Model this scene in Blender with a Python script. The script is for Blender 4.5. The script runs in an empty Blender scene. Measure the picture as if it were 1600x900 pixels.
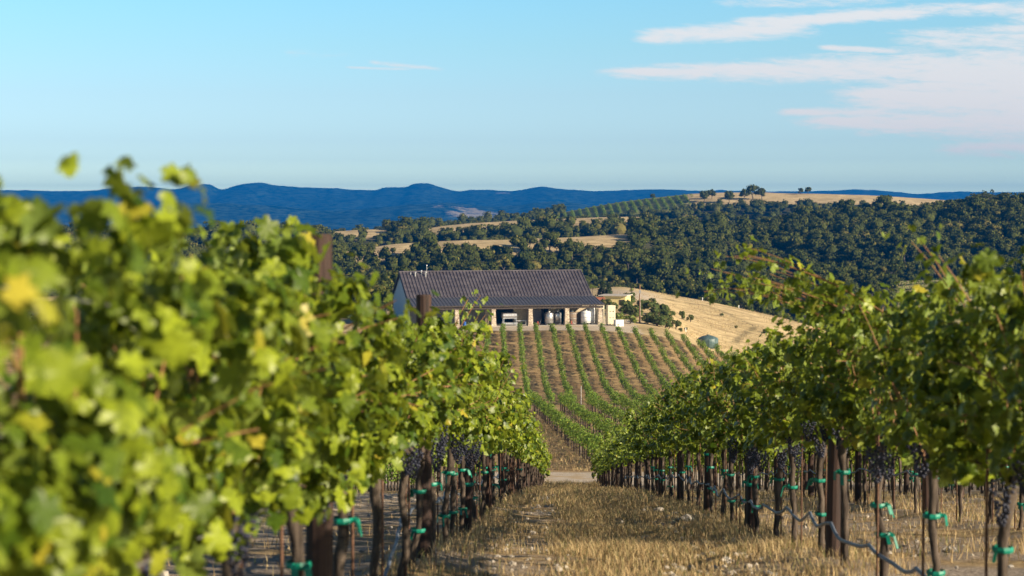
import bpy, math, random
import numpy as np
from mathutils import Vector, Matrix

# ------------------------------------------------------------------ camera, sky, sun, exposure
SC = bpy.context.scene
FPX, CX, CY, HOR = 3000.0, 800.0, 450.0, 320.0
PITCH = math.atan((CY - HOR) / FPX)
cam_d = bpy.data.cameras.new('camera')
cam = bpy.data.objects.new('camera', cam_d)
SC.collection.objects.link(cam)
cam.location = (0, 0, 0)
cam.rotation_euler = (math.radians(90) - PITCH, 0, 0)
cam_d.lens = 36.0 * FPX / 1600.0
cam_d.sensor_width = 36.0
cam_d.clip_start = 0.1
cam_d.clip_end = 40000
cam_d.dof.use_dof = True
cam_d.dof.focus_distance = 55.0
cam_d.dof.aperture_fstop = 4.3
SC.camera = cam

SUN_EL, SUN_AZ = math.radians(20.5), math.radians(60.0)     # azimuth from behind the camera towards the right
TO_SUN = Vector((math.cos(SUN_EL) * math.sin(SUN_AZ), -math.cos(SUN_EL) * math.cos(SUN_AZ), math.sin(SUN_EL)))
sun_d = bpy.data.lights.new('sun', 'SUN')
sun = bpy.data.objects.new('sun', sun_d)
SC.collection.objects.link(sun)
sun_d.energy = 5.0
sun_d.angle = math.radians(0.5)
sun_d.color = (1.0, 0.84, 0.62)
sun.rotation_euler = TO_SUN.to_track_quat('Z', 'Y').to_euler()

vs = SC.view_settings
vs.view_transform = 'Standard'
vs.look = 'None'
vs.gamma = 1.0
vs.use_curve_mapping = False
vs.exposure = 1.0

W = bpy.data.worlds.new('World')
SC.world = W
W.use_nodes = True
wt = W.node_tree
for n in list(wt.nodes):
    wt.nodes.remove(n)


class NT:
    """tiny helper to write node trees"""
    def __init__(s, tree):
        s.t = tree
    def node(s, typ, **kw):
        n = s.t.nodes.new(typ)
        for k, v in kw.items():
            setattr(n, k, v)
        return n
    def put(s, sock, v):
        if isinstance(v, bpy.types.NodeSocket):
            s.t.links.new(v, sock)
        elif isinstance(v, (tuple, list)) and len(v) == 3 and sock.type == 'RGBA':
            sock.default_value = (*v, 1)
        else:
            sock.default_value = v
    def m(s, op, a, b=None, c=None, clamp=False):
        n = s.node('ShaderNodeMath', operation=op, use_clamp=clamp)
        s.put(n.inputs[0], a)
        if b is not None: s.put(n.inputs[1], b)
        if c is not None: s.put(n.inputs[2], c)
        return n.outputs[0]
    def mix(s, f, a, b, blend='MIX'):
        n = s.node('ShaderNodeMix', data_type='RGBA', blend_type=blend)
        s.put(n.inputs[0], f); s.put(n.inputs[6], a); s.put(n.inputs[7], b)
        return n.outputs[2]
    def noise(s, vec, scale, detail=4, rough=0.5, dist=0.0):
        n = s.node('ShaderNodeTexNoise')
        if vec is not None: s.put(n.inputs['Vector'], vec)
        n.inputs['Scale'].default_value = scale
        n.inputs['Detail'].default_value = detail
        n.inputs['Roughness'].default_value = rough
        n.inputs['Distortion'].default_value = dist
        return n.outputs[0]
    def ramp(s, f, stops, interp='LINEAR'):
        n = s.node('ShaderNodeValToRGB')
        n.color_ramp.interpolation = interp
        el = n.color_ramp.elements
        while len(el) < len(stops): el.new(0.5)
        for e, (p, c) in zip(el, stops):
            e.position = p
            e.color = (*c, 1) if isinstance(c, tuple) else (c, c, c, 1)
        s.put(n.inputs[0], f)
        return n.outputs[0]
    def sstep(s, v, a, b):
        n = s.node('ShaderNodeMapRange', interpolation_type='SMOOTHSTEP')
        s.put(n.inputs[0], v)
        n.inputs[1].default_value = a; n.inputs[2].default_value = b
        return n.outputs[0]
    def comb(s, x, y, z):
        n = s.node('ShaderNodeCombineXYZ')
        s.put(n.inputs[0], x); s.put(n.inputs[1], y); s.put(n.inputs[2], z)
        return n.outputs[0]


w = NT(wt)
sky = w.node('ShaderNodeTexSky', sky_type='NISHITA')
sky.sun_disc = False
sky.sun_elevation = SUN_EL
sky.sun_rotation = math.atan2(TO_SUN.x, TO_SUN.y)
sky.altitude = 300
sky.air_density = 1.0
sky.dust_density = 0.6
sky.ozone_density = 2.5
tc = w.node('ShaderNodeTexCoord')
sep = w.node('ShaderNodeSeparateXYZ')
wt.links.new(tc.outputs['Generated'], sep.inputs[0])
sx, sy, sz = sep.outputs
ysafe = w.m('MAXIMUM', sy, 0.02)
U = w.m('DIVIDE', sx, ysafe)          # direction of the sky as slopes: sideways and upwards
V = w.m('DIVIDE', sz, ysafe)
front = w.sstep(sy, 0.05, 0.4)


def band(u0, v0, u1, v1, th0, th1, strength=1.0, soft=0.35):
    """soft streak of cirrus along a line in slope units, thickness from th0 to th1"""
    L = math.hypot(u1 - u0, v1 - v0)
    cx_, sx_ = (u1 - u0) / L, (v1 - v0) / L
    du, dv = w.m('SUBTRACT', U, u0), w.m('SUBTRACT', V, v0)
    a = w.m('DIVIDE', w.m('ADD', w.m('MULTIPLY', du, cx_), w.m('MULTIPLY', dv, sx_)), L)
    b = w.m('ABSOLUTE', w.m('SUBTRACT', w.m('MULTIPLY', dv, cx_), w.m('MULTIPLY', du, sx_)))
    th = w.m('ADD', th0, w.m('MULTIPLY', w.m('MINIMUM', w.m('MAXIMUM', a, 0.0), 1.5), th1 - th0))
    q = w.m('DIVIDE', b, th)
    across = w.sstep(q, 1.0, soft * 0.2)
    along = w.m('MULTIPLY', w.sstep(a, -0.04, 0.14), w.sstep(a, 1.12, 0.8))
    return w.m('MULTIPLY', w.m('MULTIPLY', across, along), strength)


def S(px, py):
    return ((px - 800) / 3000.0, (320 - py) / 3000.0)


def streak(p, q, t0, t1, st=1.0):
    a, b = S(*p), S(*q)
    return band(a[0], a[1], b[0], b[1], t0 * 1.35 / 3000, t1 * 1.35 / 3000, st * 1.15)


bands = [streak((985, 60), (1265, 44), 13, 19, 1.0), streak((1130, 42), (1480, 16), 12, 13, 1.0),
         streak((1390, 18), (1800, 14), 10, 18, .8), streak((1500, 48), (1900, 42), 8, 12, .8),
         streak((930, 114), (1330, 112), 9, 26, .95), streak((1180, 112), (1850, 96), 18, 62, .95),
         streak((1270, 74), (1420, 84), 6, 6, .9), streak((1205, 176), (1420, 176), 6, 14, .9),
         streak((1290, 150), (1900, 160), 16, 90, 1.1), streak((1230, 190), (1800, 196), 10, 44, 1.0), streak((1400, 120), (1900, 130), 30, 110, 1.1), streak((1370, 60), (1900, 70), 10, 60, .7),
         streak((1330, 206), (1460, 202), 8, 8, .6), streak((1440, 236), (1900, 216), 7, 46, .75),
         streak((1100, 6), (1400, 4), 8, 12, .5),
         streak((536, 106), (640, 109), 3.2, 2.4, .55), streak((575, 98), (690, 109), 5, 4, .6),
         streak((440, 84), (560, 88), 9, 5, .25), streak((1560, 20), (1900, 30), 20, 60, .8)]
msk = bands[0]
for b_ in bands[1:]:
    msk = w.m('MAXIMUM', msk, b_)
vec = w.comb(w.m('MULTIPLY', U, 13.0), w.m('ADD', w.m('MULTIPLY', V, 120.0), w.m('MULTIPLY', U, 8.0)), 0.0)
n1 = w.noise(vec, 2.2, 8, 0.62, 0.35)
vec2 = w.comb(w.m('MULTIPLY', U, 60.0), w.m('MULTIPLY', V, 260.0), 3.0)
n2 = w.noise(vec2, 1.3, 6, 0.65, 0.6)
nn = w.m('ADD', w.m('MULTIPLY', n1, 0.5), w.m('MULTIPLY', n2, 0.5))
cl = w.m('ADD', msk, w.m('MULTIPLY', w.m('SUBTRACT', nn, 0.5), 3.1))
cl = w.sstep(cl, 0.0, 1.25)
cl = w.m('MULTIPLY', cl, w.sstep(msk, 0.0, 0.22))
cl = w.m('MULTIPLY', w.m('MULTIPLY', cl, front), 0.92)
hs = w.node('ShaderNodeHueSaturation')
hs.inputs['Saturation'].default_value = 1.0
wt.links.new(sky.outputs[0], hs.inputs['Color'])
skyc = hs.outputs[0]
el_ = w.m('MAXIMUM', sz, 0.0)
gain = w.ramp(w.m('MULTIPLY', el_, 4.0), [(0.027, (0.683, 0.833, 0.800)), (0.056, (0.453, 0.550, 0.587)), (0.093, (0.313, 0.390, 0.473)), (0.133, (0.267, 0.330, 0.417)), (0.227, (0.250, 0.302, 0.360)), (0.327, (0.233, 0.307, 0.337)), (0.420, (0.220, 0.316, 0.343)), (0.58, (0.13, 0.175, 0.20)), (1.000, (0.10, 0.125, 0.145))])  # sky tint by elevation; last stops darken the unseen zenith to cut ambient fill
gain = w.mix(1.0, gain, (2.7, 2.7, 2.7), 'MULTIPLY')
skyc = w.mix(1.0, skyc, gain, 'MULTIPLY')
cloudc = w.mix(w.sstep(V, 0.02, 0.10), (4.55, 4.3, 4.2), (4.6, 4.55, 4.5))
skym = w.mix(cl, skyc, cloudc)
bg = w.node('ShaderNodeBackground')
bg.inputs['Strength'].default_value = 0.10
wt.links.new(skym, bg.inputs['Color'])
wo = w.node('ShaderNodeOutputWorld')
wt.links.new(bg.outputs[0], wo.inputs['Surface'])

SC.cycles.max_bounces = 6
SC.cycles.diffuse_bounces = 2
SC.cycles.glossy_bounces = 2
SC.cycles.transmission_bounces = 3
SC.cycles.volume_bounces = 0
SC.cycles.transparent_max_bounces = 4
SC.cycles.sample_clamp_indirect = 4.0
SC.cycles.use_denoising = True


def px_at(px, py, Y):
    """world point seen at a photo pixel, at world depth Y"""
    f = Vector((0, math.cos(PITCH), -math.sin(PITCH)))
    u = Vector((0, math.sin(PITCH), math.cos(PITCH)))
    d = f + Vector((1, 0, 0)) * ((px - CX) / FPX) + u * ((CY - py) / FPX)
    return d * (Y / d.y)


# ------------------------------------------------------------------ numpy helpers
def vnoise(x, y, scale, seed=0):
    """smooth value noise in [-1, 1]"""
    x = np.asarray(x, float) / scale + seed * 17.31
    y = np.asarray(y, float) / scale + seed * 7.77
    xi, yi = np.floor(x), np.floor(y)
    fx, fy = x - xi, y - yi
    fx, fy = fx * fx * (3 - 2 * fx), fy * fy * (3 - 2 * fy)
    def h(a, b):
        s = np.sin(a * 127.1 + b * 311.7 + seed * 74.7) * 43758.5453
        return (s - np.floor(s)) * 2 - 1
    return (h(xi, yi) * (1 - fx) + h(xi + 1, yi) * fx) * (1 - fy) + (h(xi, yi + 1) * (1 - fx) + h(xi + 1, yi + 1) * fx) * fy


def fbm(x, y, scale, oct=4, seed=0):
    r, a = 0, 1.0
    for k in range(oct):
        r = r + a * vnoise(x, y, scale / 2 ** k, seed + k * 3)
        a *= 0.5
    return r / 1.8


def smooth(a, b, x):
    t = np.clip((np.asarray(x, float) - a) / (b - a), 0, 1)
    return t * t * (3 - 2 * t)


def mesh_np(name, V_, F_, mat=None, rnd=None, smooth_=False, mats=None, midx=None, extra=None):
    """mesh from numpy arrays; F_ is one array (n, 3 or 4) or a list of such arrays"""
    if not isinstance(F_, (list, tuple)):
        F_ = [F_]
    V_ = np.asarray(V_, np.float32)
    me = bpy.data.meshes.new(name)
    me.vertices.add(len(V_))
    me.vertices.foreach_set('co', V_.ravel())
    tot = np.concatenate([np.full(len(f), f.shape[1], np.int32) for f in F_])
    li = np.concatenate([np.asarray(f, np.int32).ravel() for f in F_])
    me.loops.add(len(li))
    me.loops.foreach_set('vertex_index', li)
    me.polygons.add(len(tot))
    me.polygons.foreach_set('loop_start', np.concatenate([[0], np.cumsum(tot)[:-1]]).astype(np.int32))
    me.polygons.foreach_set('loop_total', tot)
    me.polygons.foreach_set('use_smooth', np.full(len(tot), smooth_, bool))
    if midx is not None:
        me.polygons.foreach_set('material_index', np.asarray(midx, np.int32))
    for m_ in (mats or ([mat] if mat else [])):
        me.materials.append(m_)
    me.update(calc_edges=True)
    if rnd is not None:
        a = me.attributes.new('rnd', 'FLOAT', 'POINT')
        a.data.foreach_set('value', np.asarray(rnd, np.float32))
    for k, v in (extra or {}).items():
        a = me.attributes.new(k, 'FLOAT', 'POINT')
        a.data.foreach_set('value', np.asarray(v, np.float32))
    me.validate()
    return me


class Geo:
    """collects pieces of geometry into ONE mesh"""
    def __init__(s):
        s.v, s.f3, s.f4, s.r, s.n = [], [], [], [], 0
    def add(s, v, f, r=0.5):
        v = np.asarray(v, float).reshape(-1, 3)
        f = np.asarray(f, int)
        (s.f3 if f.shape[1] == 3 else s.f4).append(f + s.n)
        s.v.append(v)
        s.r.append(np.broadcast_to(np.asarray(r, float), (len(v),)))
        s.n += len(v)
    def box(s, x0, x1, y0, y1, z0, z1, M=None, r=0.5):
        v = np.array([(x, y, z) for z in (z0, z1) for y in (y0, y1) for x in (x0, x1)], float)
        if M is not None:
            v = np.array([M @ Vector(p) for p in v])
        f = [(0, 2, 3, 1), (4, 5, 7, 6), (0, 1, 5, 4), (2, 6, 7, 3), (0, 4, 6, 2), (1, 3, 7, 5)]
        s.add(v, f, r)
    def tube(s, pts, rad, n=6, r=0.5, cap=True):
        pts = np.asarray(pts, float)
        k = len(pts)
        rad = np.broadcast_to(np.asarray(rad, float), (k,))
        t = np.gradient(pts, axis=0)
        t /= np.linalg.norm(t, axis=1, keepdims=True) + 1e-9
        ref = np.where(np.abs(t[:, 2:3]) > 0.9, np.array([[1.0, 0, 0]]), np.array([[0, 0, 1.0]]))
        a = np.cross(ref, t); a /= np.linalg.norm(a, axis=1, keepdims=True) + 1e-9
        b = np.cross(t, a)
        ang = np.arange(n) * 2 * np.pi / n
        ring = pts[:, None] + rad[:, None, None] * (np.cos(ang)[None, :, None] * a[:, None] + np.sin(ang)[None, :, None] * b[:, None])
        v = ring.reshape(-1, 3)
        i = np.arange(k - 1)[:, None] * n
        j = np.arange(n)[None]
        j2 = (j + 1) % n
        f = np.stack([i + j, i + j2, i + n + j2, i + n + j], -1).reshape(-1, 4)
        s.add(v, f, r)
        if cap:
            for e, c in ((0, pts[0]), (k - 1, pts[-1])):
                base = s.n
                rv = ring[e]
                fv = [(0, 1 + q, 1 + (q + 1) % n) if e else (0, 1 + (q + 1) % n, 1 + q) for q in range(n)]
                s.add(np.vstack([c[None], rv]), fv, r)
    def lathe(s, prof, n=24, c=(0, 0, 0), r=0.5):
        ang = np.arange(n) * 2 * np.pi / n
        v = np.array([[(c[0] + p[0] * math.cos(a), c[1] + p[0] * math.sin(a), c[2] + p[1]) for a in ang] for p in prof]).reshape(-1, 3)
        f = [(i * n + j, i * n + (j + 1) % n, (i + 1) * n + (j + 1) % n, (i + 1) * n + j) for i in range(len(prof) - 1) for j in range(n)]
        s.add(v, f, r)
    def mesh(s, name, mat, smooth_=False):
        fs = []
        if s.f3: fs.append(np.concatenate(s.f3))
        if s.f4: fs.append(np.concatenate(s.f4))
        return mesh_np(name, np.concatenate(s.v), fs, mat, np.concatenate(s.r), smooth_)


COL = SC.collection


def link(name, me, parent=None, loc=None, rz=None):
    o = bpy.data.objects.new(name, me)
    COL.objects.link(o)
    if parent is not None: o.parent = parent
    if loc is not None: o.location = loc
    if rz is not None: o.rotation_euler = (0, 0, rz)
    return o


def thing(name, label, cat, loc=(0, 0, 0), rz=0.0, group=None, me=None):
    o = bpy.data.objects.new(name, me)
    COL.objects.link(o)
    o.location = loc
    o.rotation_euler = (0, 0, rz)
    o['label'] = label
    o['category'] = cat
    if group: o['group'] = group
    return o


def kind(o, k, label=None, cat=None):
    o['kind'] = k
    if label: o['label'] = label
    if cat: o['category'] = cat
    return o


# ------------------------------------------------------------------ materials
def newmat(name):
    m = bpy.data.materials.new(name)
    m.use_nodes = True
    for n in list(m.node_tree.nodes):
        m.node_tree.nodes.remove(n)
    return m, NT(m.node_tree)


def finish(m, t, shader, disp=None):
    o = t.node('ShaderNodeOutputMaterial')
    m.node_tree.links.new(shader, o.inputs['Surface'])
    return m


def principled(t, col, rough=0.7, metal=0.0, spec=0.3, normal=None):
    p = t.node('ShaderNodeBsdfPrincipled')
    t.put(p.inputs['Base Color'], col)
    t.put(p.inputs['Roughness'], rough)
    t.put(p.inputs['Metallic'], metal)
    t.put(p.inputs['Specular IOR Level'], spec)
    if normal is not None: t.put(p.inputs['Normal'], normal)
    return p.outputs[0]


def bump(t, h, strength=0.5, dist=0.05):
    b = t.node('ShaderNodeBump')
    b.inputs['Strength'].default_value = strength
    b.inputs['Distance'].default_value = dist
    t.put(b.inputs['Height'], h)
    return b.outputs[0]


def combine(name, ga, gb, ma, mb):
    """two Geo pieces joined into one mesh with a material each"""
    va, vb = np.concatenate(ga.v), np.concatenate(gb.v)
    fa, fb = np.concatenate(ga.f4), np.concatenate(gb.f4) + len(va)
    f = [fa, fb]
    mi = [0] * len(fa) + [1] * len(fb)
    if ga.f3:
        f.append(np.concatenate(ga.f3)); mi += [0] * len(f[-1])
    return mesh_np(name, np.concatenate([va, vb]), f, None, None, True, mats=[ma, mb], midx=mi)


def simple(name, c0, c1, scale=8, rough=0.7, metal=0.0, spec=0.3, bstr=0.3, stretch=None, bd=0.02):
    m, t = newmat(name)
    tcn = t.node('ShaderNodeTexCoord')
    vec = tcn.outputs['Object']
    if stretch:
        mp = t.node('ShaderNodeMapping')
        mp.inputs['Scale'].default_value = stretch
        t.put(mp.inputs['Vector'], vec)
        vec = mp.outputs[0]
    n = t.noise(vec, scale, 5, 0.6)
    col = t.mix(t.sstep(n, 0.3, 0.7), c0, c1)
    nm = bump(t, n, bstr, bd) if bstr else None
    return finish(m, t, principled(t, col, rough, metal, spec, nm))


def leafmat(name, dark, light, yellow, amount_yellow=0.88, trans=0.35, under=(0.20, 0.27, 0.13), spec=0.45, mottle=40.0):
    m, t = newmat(name)
    at = t.node('ShaderNodeAttribute', attribute_name='rnd')
    oi = t.node('ShaderNodeObjectInfo')
    r = t.m('FRACT', t.m('ADD', at.outputs['Fac'], t.m('MULTIPLY', oi.outputs['Random'], 0.37)))
    col = t.mix(r, dark, light)
    r2 = t.m('FRACT', t.m('MULTIPLY', r, 7.13))
    pn = t.node('ShaderNodeNewGeometry').outputs['Position']
    col = t.mix(t.m('MULTIPLY', t.sstep(t.noise(pn, mottle, 3, 0.6), 0.42, 0.72), 0.55), col, tuple(v_ * 0.55 for v_ in dark))
    col = t.mix(t.sstep(r2, amount_yellow, min(1.0, amount_yellow + 0.08)), col, yellow)
    geo = t.node('ShaderNodeNewGeometry')
    if under:
        col2 = t.mix(t.m('MULTIPLY', geo.outputs['Backfacing'], 0.6), col, under)
    else:
        col2 = col
    p = principled(t, col2, 0.42 if spec > 0.2 else 0.8, 0, spec)
    tr = t.node('ShaderNodeBsdfTranslucent')
    tcol = t.mix(0.5, col, (0.32, 0.36, 0.03), 'MIX')
    t.put(tr.inputs['Color'], tcol)
    mx = t.node('ShaderNodeMixShader')
    mx.inputs[0].default_value = trans
    t.t.links.new(p, mx.inputs[1]); t.t.links.new(tr.outputs[0], mx.inputs[2])
    return finish(m, t, mx.outputs[0])


M_LEAF = leafmat('grape_leaf', (0.03, 0.075, 0.006), (0.29, 0.355, 0.022), (0.38, 0.33, 0.035), 0.94, 0.33, (0.20, 0.27, 0.06), 0.32)
M_LEAFFAR = leafmat('grape_leaf_far', (0.07, 0.14, 0.018), (0.20, 0.29, 0.04), (0.32, 0.30, 0.05), 0.93, 0.28, None, 0.2, 3.0)
M_OAK = leafmat('oak_leaf', (0.02, 0.034, 0.008), (0.105, 0.115, 0.02), (0.15, 0.13, 0.035), 0.88, 0.12, None, 0.08, 0.9)
M_BUSH = leafmat('bush_leaf', (0.05, 0.075, 0.02), (0.12, 0.15, 0.045), (0.2, 0.16, 0.06), 0.85, 0.2, None, 0.1, 3.0)
M_CONIFER = leafmat('conifer_needle', (0.02, 0.038, 0.014), (0.05, 0.07, 0.02), (0.06, 0.06, 0.02), 0.9, 0.1, None)
M_LIME = leafmat('young_leaf', (0.12, 0.18, 0.03), (0.25, 0.3, 0.05), (0.35, 0.33, 0.06), 0.85, 0.35, None)
M_BARK = simple('vine_bark', (0.024, 0.018, 0.014), (0.115, 0.088, 0.068), 30, 0.9, bstr=0.9, stretch=(1, 1, 0.2), bd=0.01)
M_CANE = simple('vine_cane', (0.22, 0.11, 0.05), (0.36, 0.20, 0.09), 30, 0.6, bstr=0.1)
M_OAKBARK = simple('oak_bark', (0.06, 0.05, 0.04), (0.14, 0.12, 0.10), 5, 0.9)
M_POST = simple('weathered_post_wood', (0.014, 0.010, 0.009), (0.06, 0.033, 0.025), 14, 0.75, bstr=0.7, stretch=(2, 2, 0.12), bd=0.01)
M_STAKE = simple('rusty_stake', (0.07, 0.035, 0.022), (0.16, 0.08, 0.045), 20, 0.7)
M_GALV = simple('galvanised_steel', (0.35, 0.35, 0.35), (0.5, 0.5, 0.5), 20, 0.45, 0.7)
M_TIE = simple('teal_tie_tape', (0.0, 0.13, 0.085), (0.008, 0.23, 0.155), 10, 0.45, bstr=0)
M_HOSE = simple('drip_hose', (0.085, 0.105, 0.14), (0.15, 0.175, 0.22), 6, 0.5, bstr=0)
M_ROCK = simple('pale_limestone', (0.24, 0.21, 0.17), (0.50, 0.46, 0.40), 9, 0.9, bstr=0.6)

# ------------------------------------------------------------------ terrain heights
PROF_Y = [-60, 0, 5, 8, 13.8, 20, 26, 32, 70, 104, 116]
PROF_Z = [0.0, -1.45, -1.85, -2.12, -2.65, -3.52, -4.28, -5.07, -10.5, -15.35, -16.25]
TX = np.array([-600, -120, -60, -30, 0, 15, 26, 32, 40, 50, 70, 120, 600], float)
TROWS = [
    (116, [-16.25] * 13),
    (140, [-18.3] * 13),
    (210, [-22.7] * 13),
    (275, [-30, -28, -27.9, -27.9, -27.9, -27.9, -28.1, -28.6, -29.6, -31, -34, -40, -60]),
    (285, [-30, -28, -27.9, -27.9, -27.9, -27.9, -28.0, -28.6, -29.8, -31.5, -34.5, -41, -60]),
    (320, [-32, -27, -25.5, -25.4, -25.4, -25.5, -26.2, -27.2, -29.0, -31.2, -35, -42, -60]),
    (350, [-34, -27, -23.5, -23.1, -23.0, -23.0, -23.9, -25.1, -28.0, -31.0, -34.5, -43, -60]),
    (356, [-34, -27, -23.4, -23.0, -23.0, -23.0, -23.7, -24.9, -28.2, -31.0, -34.5, -43, -60]),
    (385, [-36, -28, -24.5, -23.0, -23.0, -23.0, -23.3, -24.7, -28.6, -31.5, -34.5, -43, -60]),
    (430, [-40, -30, -27.0, -24.0, -22.5, -22.2, -22.0, -22.8, -25.8, -28.3, -33.0, -44, -60]),
    (482, [-40, -32, -28.0, -25.0, -22.5, -21.8, -21.0, -21.4, -22.7, -24.4, -29.0, -44, -62]),
    (520, [-42, -30, -26.5, -25.0, -25.0, -24.5, -23.0, -23.5, -25.5, -27.5, -33.0, -48, -64]),
    (560, [-45, -26, -22.3, -22.8, -27.0, -29.0, -29.0, -30.0, -32.0, -35.0, -42.0, -55, -66]),
    (590, [-50, -30, -24.0, -25.0, -34.0, -38.0, -38.0, -39.0, -42.0, -46.0, -52.0, -62, -70]),
    (680, [-80] * 13),
]
TY = np.array([r[0] for r in TROWS], float)
TZ = np.array([r[1] for r in TROWS], float)


def cubic1(xs, ys, x):
    """monotone cubic interpolation along axis 0"""
    xs = np.asarray(xs, float); ys = np.asarray(ys, float)
    h = np.diff(xs)
    sh = (slice(None),) + (None,) * (ys.ndim - 1)
    d = np.diff(ys, axis=0) / h[sh]
    m = np.zeros_like(ys)
    m[0], m[-1] = d[0], d[-1]
    prod = d[:-1] * d[1:]
    hm = 2 * prod / np.where(np.abs(d[:-1] + d[1:]) < 1e-9, 1, d[:-1] + d[1:])
    m[1:-1] = np.where(prod > 0, hm, 0)
    i = np.clip(np.searchsorted(xs, x) - 1, 0, len(xs) - 2)
    t = np.clip((x - xs[i]) / h[i], 0, 1)
    tt = t[(slice(None),) + (None,) * (ys.ndim - 1)] if ys.ndim > 1 else t
    hh = h[i][(slice(None),) + (None,) * (ys.ndim - 1)] if ys.ndim > 1 else h[i]
    return ((2 * tt**3 - 3 * tt**2 + 1) * ys[i] + (tt**3 - 2 * tt**2 + tt) * hh * m[i]
            + (-2 * tt**3 + 3 * tt**2) * ys[i + 1] + (tt**3 - tt**2) * hh * m[i + 1])


def mid_h(X, Y):
    X = np.asarray(X, float); Y = np.asarray(Y, float)
    sh = X.shape
    X, Y = X.ravel(), Y.ravel()
    z0 = cubic1(PROF_Y, PROF_Z, np.clip(Y, -60, 116))
    rows = cubic1(TY, TZ, np.clip(Y, 116, 680))          # (n, 13)
    i = np.clip(np.searchsorted(TX, X) - 1, 0, len(TX) - 2)
    t = np.clip((X - TX[i]) / (TX[i + 1] - TX[i]), 0, 1)
    k = np.arange(len(X))
    im, ip = np.clip(i - 1, 0, 12), np.clip(i + 2, 0, 12)
    a, b = rows[k, i], rows[k, i + 1]
    ma = (b - rows[k, im]) / (TX[i + 1] - TX[im]) * (TX[i + 1] - TX[i])
    mb = (rows[k, ip] - a) / (TX[ip] - TX[i]) * (TX[i + 1] - TX[i])
    z1 = (2*t**3 - 3*t**2 + 1) * a + (t**3 - 2*t**2 + t) * ma + (-2*t**3 + 3*t**2) * b + (t**3 - t**2) * mb
    z = np.where(Y < 116, z0, z1)
    return z.reshape(sh)


# ridges beyond: crest distance, front run, drop, tree cover limits; crest heights are the real ones of each ridge
class Ridge:
    def __init__(s, yc, run, drop, prof, wig=0, seed=1, lower=0.0, back=None, e=1.5):
        s.yc, s.run, s.drop, s.e = yc, run, drop, e
        s.x = np.array([(p[0] - 800) / 3000 * yc for p in prof], float)
        s.z = np.array([(320 - p[1]) / 3000 * yc - lower for p in prof], float)
        s.wig, s.seed, s.back = wig, seed, back or run
    def crest_y(s, X):
        return s.yc + s.wig * vnoise(X, 0 * X, 130, s.seed)
    def h(s, X, Y):
        zc = cubic1(s.x, s.z, np.clip(X, s.x[0], s.x[-1]).ravel()).reshape(X.shape)
        yc = s.crest_y(X)
        t = np.where(Y < yc, (yc - Y) / s.run, (Y - yc) / s.back)
        gul = 1 + 0.22 * vnoise(X, Y, 90, s.seed + 5) * np.clip(t, 0, 1)
        return zc - s.drop * np.power(np.clip(t, 0, 3), s.e) * gul


R1_ = Ridge(760, 150, 45, [(-400, 405), (400, 402), (548, 391), (620, 381), (700, 377), (800, 374), (900, 371), (990, 366), (1030, 380), (1090, 405), (1200, 450), (2000, 480)], 14, 2)
R2_ = Ridge(985, 150, 42, [(-400, 390), (300, 374), (510, 362), (600, 358), (640, 359), (700, 353), (760, 348), (850, 343), (1000, 339), (1060, 350), (1300, 370), (2000, 380)], 14, 3)
R3_ = Ridge(1350, 220, 46, [(-400, 385), (560, 366), (640, 360), (700, 352), (760, 345), (830, 338), (870, 333), (960, 317), (1040, 307), (1080, 303), (1130, 301), (1180, 301), (1240, 302), (1300, 303), (1400, 308), (1500, 314), (1600, 318), (2000, 322)], 12, 4)
R4_ = Ridge(900, 330, 50, [(-400, 460), (700, 455), (900, 410), (960, 378), (1000, 352), (1060, 336), (1100, 336), (1150, 343), (1200, 334), (1300, 321), (1400, 318), (1480, 309), (1520, 302), (1600, 299), (2000, 292)], 16, 5, lower=6.0, e=1.25)
R5_ = Ridge(1150, 200, 50, [(-600, 352), (60, 360), (150, 357), (215, 355), (270, 361), (400, 374), (520, 371), (560, 385), (700, 420), (2000, 440)], 10, 6, lower=2)
R6_ = Ridge(620, 75, 30, [(-400, 520), (900, 480), (1000, 452), (1100, 442), (1200, 435), (1300, 430), (1400, 426), (1500, 422), (1600, 420), (2000, 415)], 6, 7, lower=3)
RIDGES = [R1_, R2_, R3_, R4_, R5_, R6_]


def H(X, Y, parts=False):
    X = np.asarray(X, float); Y = np.asarray(Y, float)
    X, Y = np.broadcast_arrays(X, Y)
    base = mid_h(X, Y)
    far = [base] + [np.where(Y > 470, r.h(X, Y), -1e3) for r in RIDGES]
    far = np.stack([f for f in far])
    far[0] = np.where(Y > 680, -80.0 - np.clip((Y - 680) / 4000, 0, 1) * 20, far[0])
    z = far.max(0)
    z = np.maximum(z, -100)
    near = 1 - smooth(120, 400, Y)
    z = z + 0.05 * fbm(X, Y, 3.0, 3, 2) * smooth(5, 20, Y) * (1 - smooth(500, 700, Y)) + smooth(380, 450, Y) * 0.5 * fbm(X, Y, 25, 3, 3)
    if parts:
        return z, far.argmax(0)
    return z


def h1(x, y):
    return float(H(np.array([x]), np.array([y]))[0])


ROWDIR = 0.026                                     # rows drift to the right with distance
OFFS = {'L1': -1.0, 'R1': 1.98, 'L2': -3.97, 'R2': 4.95, 'R3': 7.92, 'R4': 10.9, 'R5': 13.85}

# ------------------------------------------------------------------ ground sheet
yy = np.concatenate([np.arange(-40, 2, 3.0), np.arange(2, 12, 0.3), np.arange(12, 40, 0.14), np.arange(40, 120, 0.45), np.arange(120, 360, 1.3),
                     np.arange(360, 620, 2.2), np.arange(620, 1500, 4.5), np.arange(1500, 2000, 30), np.arange(2000, 11000, 450)])
tt = np.concatenate([np.linspace(-0.62, -0.34, 26)[:-1], np.linspace(-0.34, 0.34, 430), np.linspace(0.34, 0.62, 26)[1:]])
GX = (np.maximum(yy, 0)[:, None] + 12) * tt[None]
GY = np.broadcast_to(yy[:, None], GX.shape)
GZ, GWHO = H(GX, GY, True)
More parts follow.
